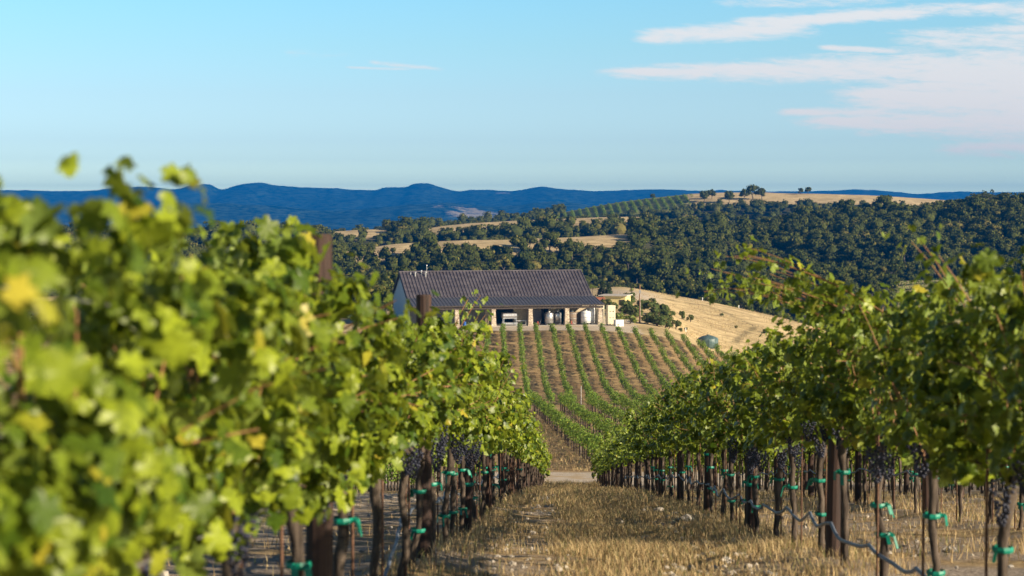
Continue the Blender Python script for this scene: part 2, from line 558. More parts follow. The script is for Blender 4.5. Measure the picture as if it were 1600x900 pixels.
# small relief near the camera: berms under the rows, tyre ruts in the aisles
lat = GX - ROWDIR * GY
near = (1 - smooth(95, 118, GY))
for o_ in OFFS.values():
    GZ = GZ + 0.07 * near * np.exp(-((lat - o_) / 0.35) ** 2)
GZ = GZ + near * (0.035 * fbm(GX, GY, 0.9, 3, 9) + 0.012 * fbm(GX, GY, 0.2, 2, 10)) * (1 - smooth(50, 90, GY) * 0.6)
nr, nc = GX.shape
idx = np.arange(nr * nc).reshape(nr, nc)
quads = np.stack([idx[:-1, :-1], idx[:-1, 1:], idx[1:, 1:], idx[1:, :-1]], -1).reshape(-1, 4)


def crest_drop(r, X, Y, Z):
    zc = cubic1(r.x, r.z, np.clip(X, r.x[0], r.x[-1]).ravel()).reshape(X.shape)
    return zc - Z


def cover(X, Y, Z, who):
    """what grows there: forest floor, green crop, bare track"""
    u = X / np.maximum(Y, 1) * 3000 + 800
    forest = np.zeros_like(Z); green = np.zeros_like(Z); track = np.zeros_like(Z)
    n = fbm(X, Y, 60, 3, 21)
    for k, r in enumerate(RIDGES, 1):
        on = who == k
        d = crest_drop(r, X, Y, Z)
        if k == 1:   f = smooth(4.7, 5.9, d + 1.3 * n) + (u < 540) + smooth(960, 995, u + 20 * n)
        elif k == 2: f = smooth(3.3, 4.4, d + 0.9 * n) + (u < 500) * 1.0 + ((u > 604) & (u < 662)) * 1.0
        elif k == 3: f = np.where(u > 1075, smooth(7, 10, d + 2.5 * n), np.where(u > 880, smooth(9.5, 11.5, d + n), 1.0)) + (u > 1520)
        elif k == 4: f = np.ones_like(Z)
        elif k == 5: f = np.ones_like(Z)
        else:        f = (u < 1400) * 1.0
        f = np.clip(f, 0, 1)
        if k == 3:
            green = np.where(on & (u > 880) & (u < 1075), 1 - f, green)
        if k == 6:
            green = np.where(on & (u >= 1400), 0.6, green)
        forest = np.where(on, f, forest)
    valley = (Z < -30) & (Y > 500)
    forest = np.where(valley & (who == 0), 1, forest)
    forest = np.where((who == 0) & (Y > 395) & (Y < 545) & (X < -28 + 0 * X) & (Z < -22), 1, forest)
    # farm track behind the vineyard, lane left of the barn, yard right of the barn, road on the far field
    track = np.maximum(track, smooth(104, 107, Y) * (1 - smooth(115, 118, Y)))
    track = np.maximum(track, ((X > -24) & (X < 24)) * smooth(350.3, 351.5, Y) * (1 - smooth(385, 392, Y)))
    yard = np.exp(-(((X - 29) / 6.5) ** 4 + ((Y - 458) / 16) ** 4))
    track = np.maximum(track, yard)
    track = np.maximum(track, np.exp(-((Y - (548 + 0.1 * X)) / 4.5) ** 4) * (X < -22))
    track = np.maximum(track, 0.8 * np.exp(-((X + 4.6 - ROWDIR * Y - 0 * Y) / 1.7) ** 4) * (Y < 56))
    # a worn trail across the knoll
    tp_ = [(36, 462), (48, 468), (57, 448), (52.6, 432), (47.8, 410)]
    for (xa, ya), (xb, yb) in zip(tp_[:-1], tp_[1:]):
        s_ = np.clip(((X - xa) * (xb - xa) + (Y - ya) * (yb - ya)) / ((xb - xa) ** 2 + (yb - ya) ** 2), 0, 1)
        dd = np.hypot(X - xa - s_ * (xb - xa), (Y - ya - s_ * (yb - ya)) * .6) + .4 * vnoise(X, Y, 2.5, 8)
        forest = np.maximum(forest, 0.55 * (1 - smooth(.25, 1.0, dd)))
    return forest, green, track


CF, CG, CT = cover(GX, GY, GZ, GWHO)
mg, t = newmat('dry_ground')
geo = t.node('ShaderNodeNewGeometry')
pos = geo.outputs['Position']
aF = t.node('ShaderNodeAttribute', attribute_name='forest').outputs['Fac']
aG = t.node('ShaderNodeAttribute', attribute_name='green').outputs['Fac']
aT = t.node('ShaderNodeAttribute', attribute_name='track').outputs['Fac']
aY = t.node('ShaderNodeAttribute', attribute_name='depth').outputs['Fac']
n_big = t.noise(pos, 0.05, 5, 0.55)
n_mid = t.noise(pos, 0.6, 5, 0.6)
n_fine = t.noise(pos, 7.0, 6, 0.7)
n_grit = t.noise(pos, 34.0, 4, 0.7)
straw = t.mix(t.sstep(n_fine, 0.34, 0.66), (0.19, 0.125, 0.065), (0.50, 0.36, 0.18))
straw = t.mix(t.m('MULTIPLY', t.sstep(n_mid, 0.42, 0.66), 0.75), straw, (0.23, 0.17, 0.115))
soil = t.mix(t.sstep(n_grit, 0.35, 0.68), (0.16, 0.12, 0.09), (0.47, 0.40, 0.32))
near_col = t.mix(t.sstep(t.m('ADD', n_mid, t.m('MULTIPLY', n_fine, 0.3)), 0.56, 0.74), straw, soil)
# hill grass: dry gold, with mown streaks and a green-brown undertone
mpg = t.node('ShaderNodeMapping'); mpg.inputs['Scale'].default_value = (0.25, 1.0, 1.0); t.put(mpg.inputs['Vector'], pos)
n_str = t.noise(mpg.outputs[0], 0.55, 5, 0.65)
gold = t.mix(t.sstep(n_str, 0.33, 0.68), (0.36, 0.265, 0.135), (0.68, 0.53, 0.29))
gold = t.mix(t.m('MULTIPLY', t.sstep(n_big, 0.48, 0.7), 0.5), gold, (0.27, 0.21, 0.10))
gold = t.mix(t.m('MULTIPLY', t.sstep(t.noise(pos, 0.9, 5, 0.75), 0.54, 0.72), 0.6), gold, (0.17, 0.125, 0.075))
gold = t.mix(t.m('MULTIPLY', t.sstep(t.noise(pos, 0.16, 6, 0.75, 1.5), 0.52, 0.66), 0.45), gold, (0.22, 0.17, 0.10))
vine_floor = t.mix(t.sstep(t.noise(mpg.outputs[0], 2.6, 5, 0.75), 0.36, 0.64), (0.18, 0.115, 0.055), (0.54, 0.385, 0.185))
vine_floor = t.mix(t.m('MULTIPLY', t.sstep(t.noise(pos, 0.12, 5, 0.7), 0.42, 0.62), 0.6), vine_floor, (0.24, 0.15, 0.07))
c = t.mix(t.sstep(aY, 112, 118), near_col, vine_floor)
c = t.mix(t.sstep(aY, 348, 352), c, gold)
# bare right shoulder of the hill is grass too
sxyz = t.node('ShaderNodeSeparateXYZ'); t.put(sxyz.inputs[0], pos)
c = t.mix(t.m('MULTIPLY', t.sstep(sxyz.outputs[0], 45, 50), t.sstep(aY, 250, 270)), c, gold)
trk = t.mix(t.sstep(n_grit, 0.3, 0.7), (0.40, 0.33, 0.25), (0.60, 0.52, 0.41))
trk = t.mix(t.m('MULTIPLY', t.sstep(n_mid, 0.5, 0.62), 0.7), trk, (0.43, 0.31, 0.17))
c = t.mix(t.m('MULTIPLY', aT, t.sstep(t.m('ADD', n_mid, n_fine), 0.66, 0.98)), c, trk)
c = t.mix(t.m('MULTIPLY', aG, 0.8), c, (0.11, 0.15, 0.035))
c = t.mix(aF, c, t.mix(n_mid, (0.03, 0.038, 0.016), (0.07, 0.062, 0.035)))
hgt = t.m('ADD', t.m('MULTIPLY', n_fine, 0.6), t.m('MULTIPLY', n_grit, 0.4))
bm = t.node('ShaderNodeBump'); bm.inputs['Strength'].default_value = 0.8; bm.inputs['Distance'].default_value = 0.06
t.put(bm.inputs['Height'], hgt)
finish(mg, t, principled(t, c, 0.95, 0, 0.1, bm.outputs[0]))
gme = mesh_np('ground', np.stack([GX, GY, GZ], -1).reshape(-1, 3), quads, mg, None, True,
              extra={'forest': CF.ravel(), 'green': CG.ravel(), 'track': CT.ravel(), 'depth': GY.ravel()})
kind(link('ground', gme), 'structure', 'dry golden ground of the vineyard slopes and hills beyond', 'ground')

# ------------------------------------------------------------------ far blue mountains
def mountains(name, yc, y0, prof, seed, label, tan_amt, base=-105, depth=1500):
    xs = np.linspace(-0.5, 0.5, 620) * yc
    xs = xs
    ds = np.linspace(0, 1, 60) ** 0.8
    px_ = np.array([(p[0] - 800) / 3000 * yc for p in prof], float)
    pz_ = np.array([(320 - p[1]) / 3000 * yc for p in prof], float)
    zc = cubic1(px_, pz_, np.clip(xs, px_[0], px_[-1]))
    zc = zc + 3.0 * fbm(xs, xs * 0, 240, 4, seed) + 3.0 * fbm(xs, xs * 0, 70, 4, seed + 1) + 2.2 * fbm(xs, xs * 0, 30, 2, seed + 9)
    Ys = y0 + (yc - y0) * ds
    X, Y = np.meshgrid(xs, Ys)
    X = X * (Y / yc) ** 0.3
    D = np.broadcast_to(ds[:, None], X.shape)
    spur = fbm(X, Y * 0.35, 700, 5, seed + 2)
    Z = base + (zc[None] - base) * (D ** 1.15) * (1 + 0.6 * spur * (1 - D) * D * 3.0) + 16 * fbm(X, Y * .5, 200, 4, seed + 3) * np.sin(D * np.pi)
    # back side
    Xb, Yb = np.meshgrid(xs, np.array([yc + depth]))
    X = np.vstack([X, Xb]); Y = np.vstack([Y, Yb]); Z = np.vstack([Z, np.full_like(Xb, base)])
    n0, n1_ = X.shape
    ii = np.arange(n0 * n1_).reshape(n0, n1_)
    q = np.stack([ii[:-1, :-1], ii[:-1, 1:], ii[1:, 1:], ii[1:, :-1]], -1).reshape(-1, 4)
    m, t = newmat(name + '_cover')
    geo = t.node('ShaderNodeNewGeometry')
    mp = t.node('ShaderNodeMapping'); mp.inputs['Scale'].default_value = (1, 0.35, 2.5); t.put(mp.inputs['Vector'], geo.outputs['Position'])
    a = t.noise(mp.outputs[0], 0.0032, 6, 0.6)
    b = t.noise(geo.outputs['Position'], 0.03, 6, 0.7)
    c = t.mix(t.sstep(b, .4, .6), (0.002, 0.010, 0.006), (0.05, 0.085, 0.06))
    v = t.m('ADD', a, t.m('MULTIPLY', t.m('SUBTRACT', b, 0.5), 0.22))
    c = t.mix(t.sstep(v, tan_amt, tan_amt + 0.05), c, (0.36, 0.30, 0.19))
    finish(m, t, principled(t, c, 0.95, 0, 0.05, bump(t, b, 0.5, 12)))
    o = link(name, mesh_np(name, np.stack([X, Y, Z], -1).reshape(-1, 3), q, m, None, True))
    kind(o, 'structure', label, 'mountains')


mountains('mountains', 9000, 6600, [(-900, 300), (-200, 296), (140, 298), (180, 294), (232, 292), (272, 296), (300, 289), (325, 288), (347, 296), (372, 290), (410, 286), (430, 290),
          (490, 293), (540, 295), (585, 298), (604, 293), (635, 292), (648, 287), (664, 286), (690, 293), (712, 298), (760, 297), (800, 299), (848, 292), (880, 295),
          (930, 298), (1000, 297), (1030, 296), (1090, 297), (1200, 299), (1290, 298), (1345, 296), (1400, 300), (1430, 303), (1500, 299), (1600, 300), (2400, 302)], 31,
          'deep blue mountain range along the horizon', 0.69)
mountains('foothills', 6300, 5000, [(-900, 330), (100, 330), (300, 318), (420, 322), (520, 330), (600, 324), (700, 318), (780, 323), (860, 316), (960, 322), (1100, 322), (1300, 326), (2400, 326)], 47,
          'blue foothills with pale grassy patches below the range', 0.615, base=-108, depth=600)

# air between here and the mountains
hb = Geo(); hb.box(-7200, 7200, -120, 10900, -112, 112)
mh, t = newmat('haze_air')
pv = t.node('ShaderNodeVolumePrincipled')
pv.inputs['Color'].default_value = (0.0, 0.18, 0.65, 1)
pv.inputs['Density'].default_value = 0.000125
pv.inputs['Anisotropy'].default_value = 0.0
ho = t.node('ShaderNodeOutputMaterial')
mh.node_tree.links.new(pv.outputs[0], ho.inputs['Volume'])
kind(link('haze', hb.mesh('haze', mh)), 'stuff', 'thin blue haze fading the far mountains', 'haze')

# ------------------------------------------------------------------ grapevines
half = [(0.10, -0.16), (0.28, -0.24), (0.47, -0.12), (0.41, 0.06), (0.62, 0.14), (0.74, 0.34), (0.56, 0.42), (0.38, 0.46),
        (0.44, 0.62), (0.30, 0.80), (0.14, 0.86)]
out0 = [(0.0, -0.02)] + half + [(0.0, 1.02)] + [(-x, y) for x, y in reversed(half)]
LEAF0 = np.array([(0.0, 0.30)] + out0)
F0 = np.array([(0, i, i % len(out0) + 1) for i in range(1, len(out0) + 1)])
half1 = [(0.32, -0.2), (0.70, 0.28), (0.42, 0.62)]
out1 = [(0.0, -0.02)] + half1 + [(0.0, 1.0)] + [(-x, y) for x, y in reversed(half1)]
LEAF1 = np.array([(0.0, 0.35)] + out1)
F1 = np.array([(0, i, i % len(out1) + 1) for i in range(1, len(out1) + 1)])
LEAF2 = np.array([(0, -0.1), (0.6, 0.3), (0, 1.0), (-0.6, 0.3)])
F2 = np.array([(0, 1, 2), (0, 2, 3)])
LEAFT = [(LEAF0, F0), (LEAF1, F1), (LEAF2, F2)]


def unit(a):
    return a / (np.linalg.norm(a, axis=-1, keepdims=True) + 1e-9)


def leaves_np(P, N_, T_, S_, rng, lod, R=None):
    """leaf blades at points P, facing N, tip towards T, size S -> verts, faces, rnd"""
    tpl, F = LEAFT[lod]
    n, m = len(P), len(tpl)
    N_ = unit(N_)
    T_ = unit(T_ - (T_ * N_).sum(1, keepdims=True) * N_)
    B = np.cross(T_, N_)
    fold = rng.uniform(-0.1, 0.55, n)[:, None]
    curl = rng.uniform(-0.15, 0.5, n)[:, None]
    wav = rng.uniform(-0.12, 0.12, (n, m)) if lod == 0 else 0
    x, y = tpl[None, :, 0], tpl[None, :, 1]
    wid = rng.uniform(0.85, 1.15, n)[:, None]
    z = -fold * np.abs(x) - curl * (y - 0.2) ** 2 + wav
    s = np.asarray(S_)[:, None, None]
    v = P[:, None] + s * (B[:, None] * (x * wid)[..., None] + T_[:, None] * (y + 0 * z)[..., None] + N_[:, None] * z[..., None])
    f = (F[None] + (np.arange(n) * m)[:, None, None]).reshape(-1, 3)
    r = rng.random(n) if R is None else R
    return v.reshape(-1, 3), f, np.repeat(r, m)


def foliage(rng, lod, htop, hlow=0.86, half_len=0.82, thick=0.34, slope=-0.12, nsh=15, sp=0.052, lsize=0.062, fill=150,
            lean=(0, 0), sprays=(), side_bias=0.0):
    """shoots rising from the cordon with leaves all along them; returns a Geo of leaves and a Geo of canes"""
    gl, gc = Geo(), Geo()
    P, N_, T_, S_ = [], [], [], []
    shoots = []
    for k in range(nsh):
        y0 = -half_len + (k + rng.uniform(0.1, 0.9)) / nsh * 2 * half_len
        L = (htop - 0.93) * rng.uniform(0.68, 1.0)
        tilt = np.array([rng.normal(0, 0.16) + lean[0], rng.normal(0, 0.14) + lean[1], 1.0])
        shoots.append((np.array([rng.normal(0, 0.03), y0, 0.93 + rng.uniform(-.03, .05)]), tilt, L, rng.uniform(0.0, 0.5), rng.choice([-1, 1])))
    for k in range(nsh // 2):                       # side shoots hanging out of the wires
        y0 = rng.uniform(-half_len, half_len)
        sd = rng.choice([-1, 1])
        z0 = rng.uniform(1.15, max(1.2, htop - 0.25))
        shoots.append((np.array([sd * 0.12, y0, z0]), np.array([sd * rng.uniform(.5, 1.1), rng.normal(0, .4), rng.uniform(-0.1, 0.6)]),
                       rng.uniform(0.2, 0.4), rng.uniform(0.7, 1.4), sd))
    for (p, d, L, dr) in sprays:
        shoots.append((np.array(p, float), np.array(d, float), L, dr, 1 if d[0] > 0 else -1))
    for (p, d, L, dr, sd) in shoots:
        if L < 0.1: continue
        d = d / np.linalg.norm(d)
        n = max(3, int(L / 0.1))
        pts = [p.copy()]
        dd = d.copy()
        for q in range(n):
            dd = dd + np.array([sd * 0.05 * dr, rng.normal(0, .05), -0.11 * dr * (q / n)]) + rng.normal(0, 0.035, 3)
            dd /= np.linalg.norm(dd)
            pts.append(pts[-1] + dd * L / n)
        pts = np.array(pts)
        if lod < 2:
            m_ = max(3, int(len(pts) * .93)); gc.tube(pts[:m_], np.linspace(0.0042, 0.0022, m_), 4 if lod else 5, rng.random(), cap=False)
        # leaves
        nl = int(L / sp)
        tpar = (np.arange(nl) + rng.uniform(0, 1)) / nl * (len(pts) - 1)
        i0 = np.clip(tpar.astype(int), 0, len(pts) - 2)
        fr = (tpar - i0)[:, None]
        q = pts[i0] * (1 - fr) + pts[i0 + 1] * fr
        lowf = np.clip((q[:, 2] - 0.85) / 0.4, 0.25, 1)
        ang = rng.uniform(0, 2 * np.pi, nl)
        side = np.where(rng.random(nl) < 0.5, -1, 1)
        od = np.stack([side * rng.uniform(0.35, 1.0, nl) * lowf, rng.normal(0, 0.55, nl), rng.normal(0.05, 0.3, nl)], 1)
        pet = rng.uniform(0.04, 0.11, nl)[:, None]
        pos_ = q + unit(od) * pet
        P.append(pos_)
        N_.append(unit(od) * np.array([1.0, 0.7, 0.5]) + np.stack([0 * ang, 0 * ang, rng.uniform(0.1, 0.9, nl)], 1) + rng.normal(0, 0.35, (nl, 3)))
        T_.append(np.stack([side * 0.35, rng.normal(0, 0.45, nl), -rng.uniform(0.3, 1.0, nl)], 1))
        tip = tpar / (len(pts) - 1)
        S_.append(lsize * rng.uniform(0.7, 1.35, nl) * (1.12 - 0.55 * tip ** 2))
    if fill:
        # leaves gathered in clumps with hollows between them; the canopy is narrow at the fruit and wide above
        nc = max(6, fill // 26)
        ch = hlow + 0.06 + (htop - 0.14 - hlow) * rng.beta(1.1, 1.15, nc)
        wfac = 0.30 + 0.70 * np.clip((ch - hlow - 0.05) / 0.35, 0, 1)
        cc = np.stack([rng.normal(0, thick * 0.55, nc) * wfac, rng.uniform(-half_len, half_len, nc), ch], 1)
        cc[:, 0] = np.clip(cc[:, 0], -thick, thick)
        ci = rng.integers(0, nc, fill)
        d = unit(rng.normal(0, 1, (fill, 3)))
        pf = cc[ci] + d * rng.uniform(0.03, 0.15, fill)[:, None] * np.array([.9, 1, 1])
        pf[:, 2] = np.maximum(pf[:, 2], hlow + 0.03)
        side = np.sign(pf[:, 0] + rng.normal(0, 0.06, fill))
        P.append(pf)
        N_.append(d * 0.7 + np.stack([side * rng.uniform(.2, .8, fill), rng.normal(0, .5, fill), rng.uniform(-.2, .7, fill)], 1) + rng.normal(0, .3, (fill, 3)))
        T_.append(np.stack([side * 0.3, rng.normal(0, 0.5, fill), -rng.uniform(0.2, 1.0, fill)], 1))
        S_.append(lsize * rng.uniform(0.65, 1.35, fill))
    P = np.concatenate(P); N_ = np.concatenate(N_); T_ = np.concatenate(T_); S_ = np.concatenate(S_)
    P[:, 2] += slope * P[:, 1]
    v, f, r = leaves_np(P, N_, T_, S_, rng, lod)
    gl.add(v, f, r)
    for a in gc.v: a[:, 2] += slope * a[:, 1]
    return gl, gc


def trunk_geo(rng, slope=-0.12, n=8, detail=True):
    g = Geo()
    k = 12 if detail else 5
    z = np.linspace(-0.12, 0.9, k)
    wob = np.cumsum(rng.normal(0, 0.011 if detail else 0.012, (k, 2)), 0)
    wob -= wob[:1]
    rad = 0.025 * (1 + 0.25 * rng.normal(0, 0.5, k).clip(-1, 1)) * np.where(z < 0.06, 1.35, 1) * np.where(z > 0.78, 1.25, 1)
    pts = np.stack([wob[:, 0], wob[:, 1], z], 1)
    g.tube(pts, rad, n, 0.5)
    top = pts[-1]
    for sg in (-1, 1):
        m = 7 if detail else 3
        s = np.linspace(0, 1, m)
        arm = np.stack([top[0] + (0 - top[0]) * s + (rng.normal(0, 0.012, m) * (s > 0)), top[1] + sg * 0.74 * s,
                        0.86 + 0.09 * np.minimum(1, s * 3) + slope * sg * 0.74 * s + rng.normal(0, .008, m) * (s > 0)], 1)
        arm[0] = top - np.array([0, 0, 0.02])
        g.tube(arm, np.linspace(0.028, 0.014, m), max(5, n - 2), 0.5)
        if detail:
            for q in range(5):
                yy_ = sg * (0.1 + 0.14 * q)
                g.tube([(0, yy_, 0.94 + slope * yy_), (rng.normal(0, .02), yy_ + rng.normal(0, .01), 1.0 + slope * yy_)], [0.014, 0.009], 5, .5)
    return g, pts


mgr, t = newmat('grape_skin')
oi_r = t.node('ShaderNodeAttribute', attribute_name='rnd').outputs['Fac']
geo = t.node('ShaderNodeNewGeometry')
gc_ = t.mix(oi_r, (0.004, 0.005, 0.014), (0.014, 0.017, 0.04))
gc_ = t.mix(t.m('MULTIPLY', t.sstep(t.noise(geo.outputs['Position'], 60, 3, 0.5), 0.45, 0.7), 0.5), gc_, (0.045, 0.055, 0.10))
M_GRAPE = finish(mgr, t, principled(t, gc_, 0.38, 0, 0.4))

_ico = [(0, 0, 1)] + [(math.sin(1.1) * math.cos(a), math.sin(1.1) * math.sin(a), math.cos(1.1)) for a in np.arange(5) * 1.2566] \
    + [(math.sin(2.04) * math.cos(a), math.sin(2.04) * math.sin(a), math.cos(2.04)) for a in np.arange(5) * 1.2566 + .628] + [(0, 0, -1)]
_icf = [(0, 1 + i, 1 + (i + 1) % 5) for i in range(5)] + [(1 + i, 6 + i, 1 + (i + 1) % 5) for i in range(5)] \
    + [(1 + (i + 1) % 5, 6 + i, 6 + (i + 1) % 5) for i in range(5)] + [(6 + i, 11, 6 + (i + 1) % 5) for i in range(5)]
_me = bpy.data.meshes.new('tmp'); _me.from_pydata(_ico, [], _icf)
import bmesh
_b = bmesh.new(); _b.from_mesh(_me); bmesh.ops.subdivide_edges(_b, edges=_b.edges[:], cuts=1, use_grid_fill=True)
_b.verts.ensure_lookup_table()
SPH_V = unit(np.array([v.co[:] for v in _b.verts]))
bmesh.ops.triangulate(_b, faces=_b.faces[:])
SPH_F = np.array([[v.index for v in f.verts] for f in _b.faces])
_b.free(); bpy.data.meshes.remove(_me)


def grape_cluster_mesh(seed, L=0.2):
    rng = np.random.default_rng(seed)
    g = Geo()
    n = 62
    for i in range(n):
        s = (i + rng.random()) / n
        R = 0.052 * (1 - s) ** 0.6 * (1.15 if s < .3 else 1) + 0.008
        a = i * 2.399
        rr = R * math.sqrt(rng.uniform(0.35, 1))
        c = np.array([rr * math.cos(a), rr * math.sin(a), -L * s])
        g.add(SPH_V * rng.uniform(0.0075, 0.0098) + c, SPH_F, rng.random())
    return g.mesh('grape_cluster', M_GRAPE, True)


GRAPES = [grape_cluster_mesh(k, L) for k, L in ((1, .17), (2, .21), (3, .15))]


def tie_mesh(seed):
    rng = random.Random(seed)
    g = Geo()
    r0 = 0.047
    g.lathe([(r0, -0.012), (r0 + 0.004, 0), (r0, 0.014)], 10)
    a = rng.uniform(-1.2, 0.2)
    for q in range(2):
        a2 = a + q * 0.7
        c, s = math.cos(a2) * r0, math.sin(a2) * r0
        pts = [(c, s, 0.005), (c * 1.6, s * 1.6, 0.004 - q * 0.01), (c * 1.9, s * 1.9 + .01, -0.05 - q * .03)]
        for i in range(2):
            p0, p1 = np.array(pts[i]), np.array(pts[i + 1])
            wv = np.array([-s, c, 0]) / r0 * 0.010
            wz = np.array([0, 0, 0.008]) if i == 0 else np.array([0.004, 0, 0])
            g.add([p0 - wv - wz, p0 + wv + wz, p1 + wv + wz, p1 - wv - wz, p0 - wv - wz + .002, p0 + wv + wz + .002, p1 + wv + wz + .002, p1 - wv - wz + .002],
                  [(0, 1, 2, 3), (7, 6, 5, 4), (0, 4, 5, 1), (2, 6, 7, 3), (0, 3, 7, 4), (1, 5, 6, 2)])
    return g.mesh('tie_tape', M_TIE)


TIES = [tie_mesh(k) for k in range(4)]
gst = Geo(); gst.tube([(0, 0, -0.2), (0, 0, 1.15)], 0.0075, 6)
ME_STAKE = gst.mesh('stake', M_STAKE)

ORD = ['first', 'second', 'third', 'fourth', 'fifth', 'sixth', 'seventh', 'eighth', 'ninth', 'tenth']
ROWNAME = {'L1': 'left row beside the aisle', 'R1': 'right row beside the aisle', 'L2': 'outer left row',
           'R2': 'second row on the right', 'R3': 'third row on the right'}
ROWGROUP = {'L1': 'grapevines of the left row', 'R1': 'grapevines of the right row', 'L2': 'grapevines of the outer left row',
            'R2': 'grapevines of the second row on the right', 'R3': 'grapevines of the third row on the right'}
ENDY = {'L1': 103.5, 'R1': 103.5, 'L2': 103.5, 'R2': 103.5, 'R3': 103.5}
STARTY = {'L1': 2.5, 'R1': 3.9, 'L2': 57, 'R2': 15.5, 'R3': 27}
POST0 = 7.9
HT = {'L1': ([3, 4, 4.8, 5.6, 6.9, 7.6, 8.3, 9.0, 9.6, 10.6, 12, 13.5, 15, 16.5, 20, 25, 110],
             [1.72, 1.68, 1.68, 1.80, 2.0, 1.82, 1.56, 1.54, 1.58, 1.64, 1.72, 1.8, 1.88, 1.98, 2.05, 2.05, 2.1]),
      'R1': ([4, 8, 9.5, 10.6, 12, 13.2, 14.5, 15.5, 17, 19, 22, 110], [1.86, 1.92, 1.85, 1.95, 1.9, 2.0, 1.86, 1.86, 1.9, 2.02, 2.05, 2.05])}


def rowx(row, y):
    return OFFS[row] + ROWDIR * y


# shared variants for the middle and far distance
MID = []
for k in range(10):
    rng = np.random.default_rng(100 + k)
    gl, gcn = foliage(rng, 1, [1.95, 2.05, 2.12, 2.0, 2.15][k % 5], nsh=16, sp=0.05, lsize=0.062, fill=430, slope=-0.14, thick=0.36)
    tg, tp = trunk_geo(rng, -0.14, 6, True)
    MID.append((gl.mesh('foliage', M_LEAF), None, combine('trunk', tg, gcn, M_BARK, M_CANE), tp))
FARV = []
for k in range(8):
    rng = np.random.default_rng(200 + k)
    gl, gcn = foliage(rng, 2, [2.05, 2.2, 2.3, 2.1][k % 4], nsh=12, sp=0.08, lsize=0.09, fill=230, slope=-0.14, thick=0.36)
    tg, tp = trunk_geo(rng, -0.14, 5, False)
    FARV.append((gl.mesh('foliage', M_LEAF), None, tg.mesh('trunk', M_BARK, True), tp))
# far end vines have foliage down to the ground
ENDV = []
for k in range(3):
    rng = np.random.default_rng(260 + k)
    gl, gcn = foliage(rng, 2, 2.15, hlow=0.35, nsh=12, sp=0.08, lsize=0.10, fill=240, slope=-0.14, thick=0.5)
    ENDV.append(gl.mesh('foliage', M_LEAF))

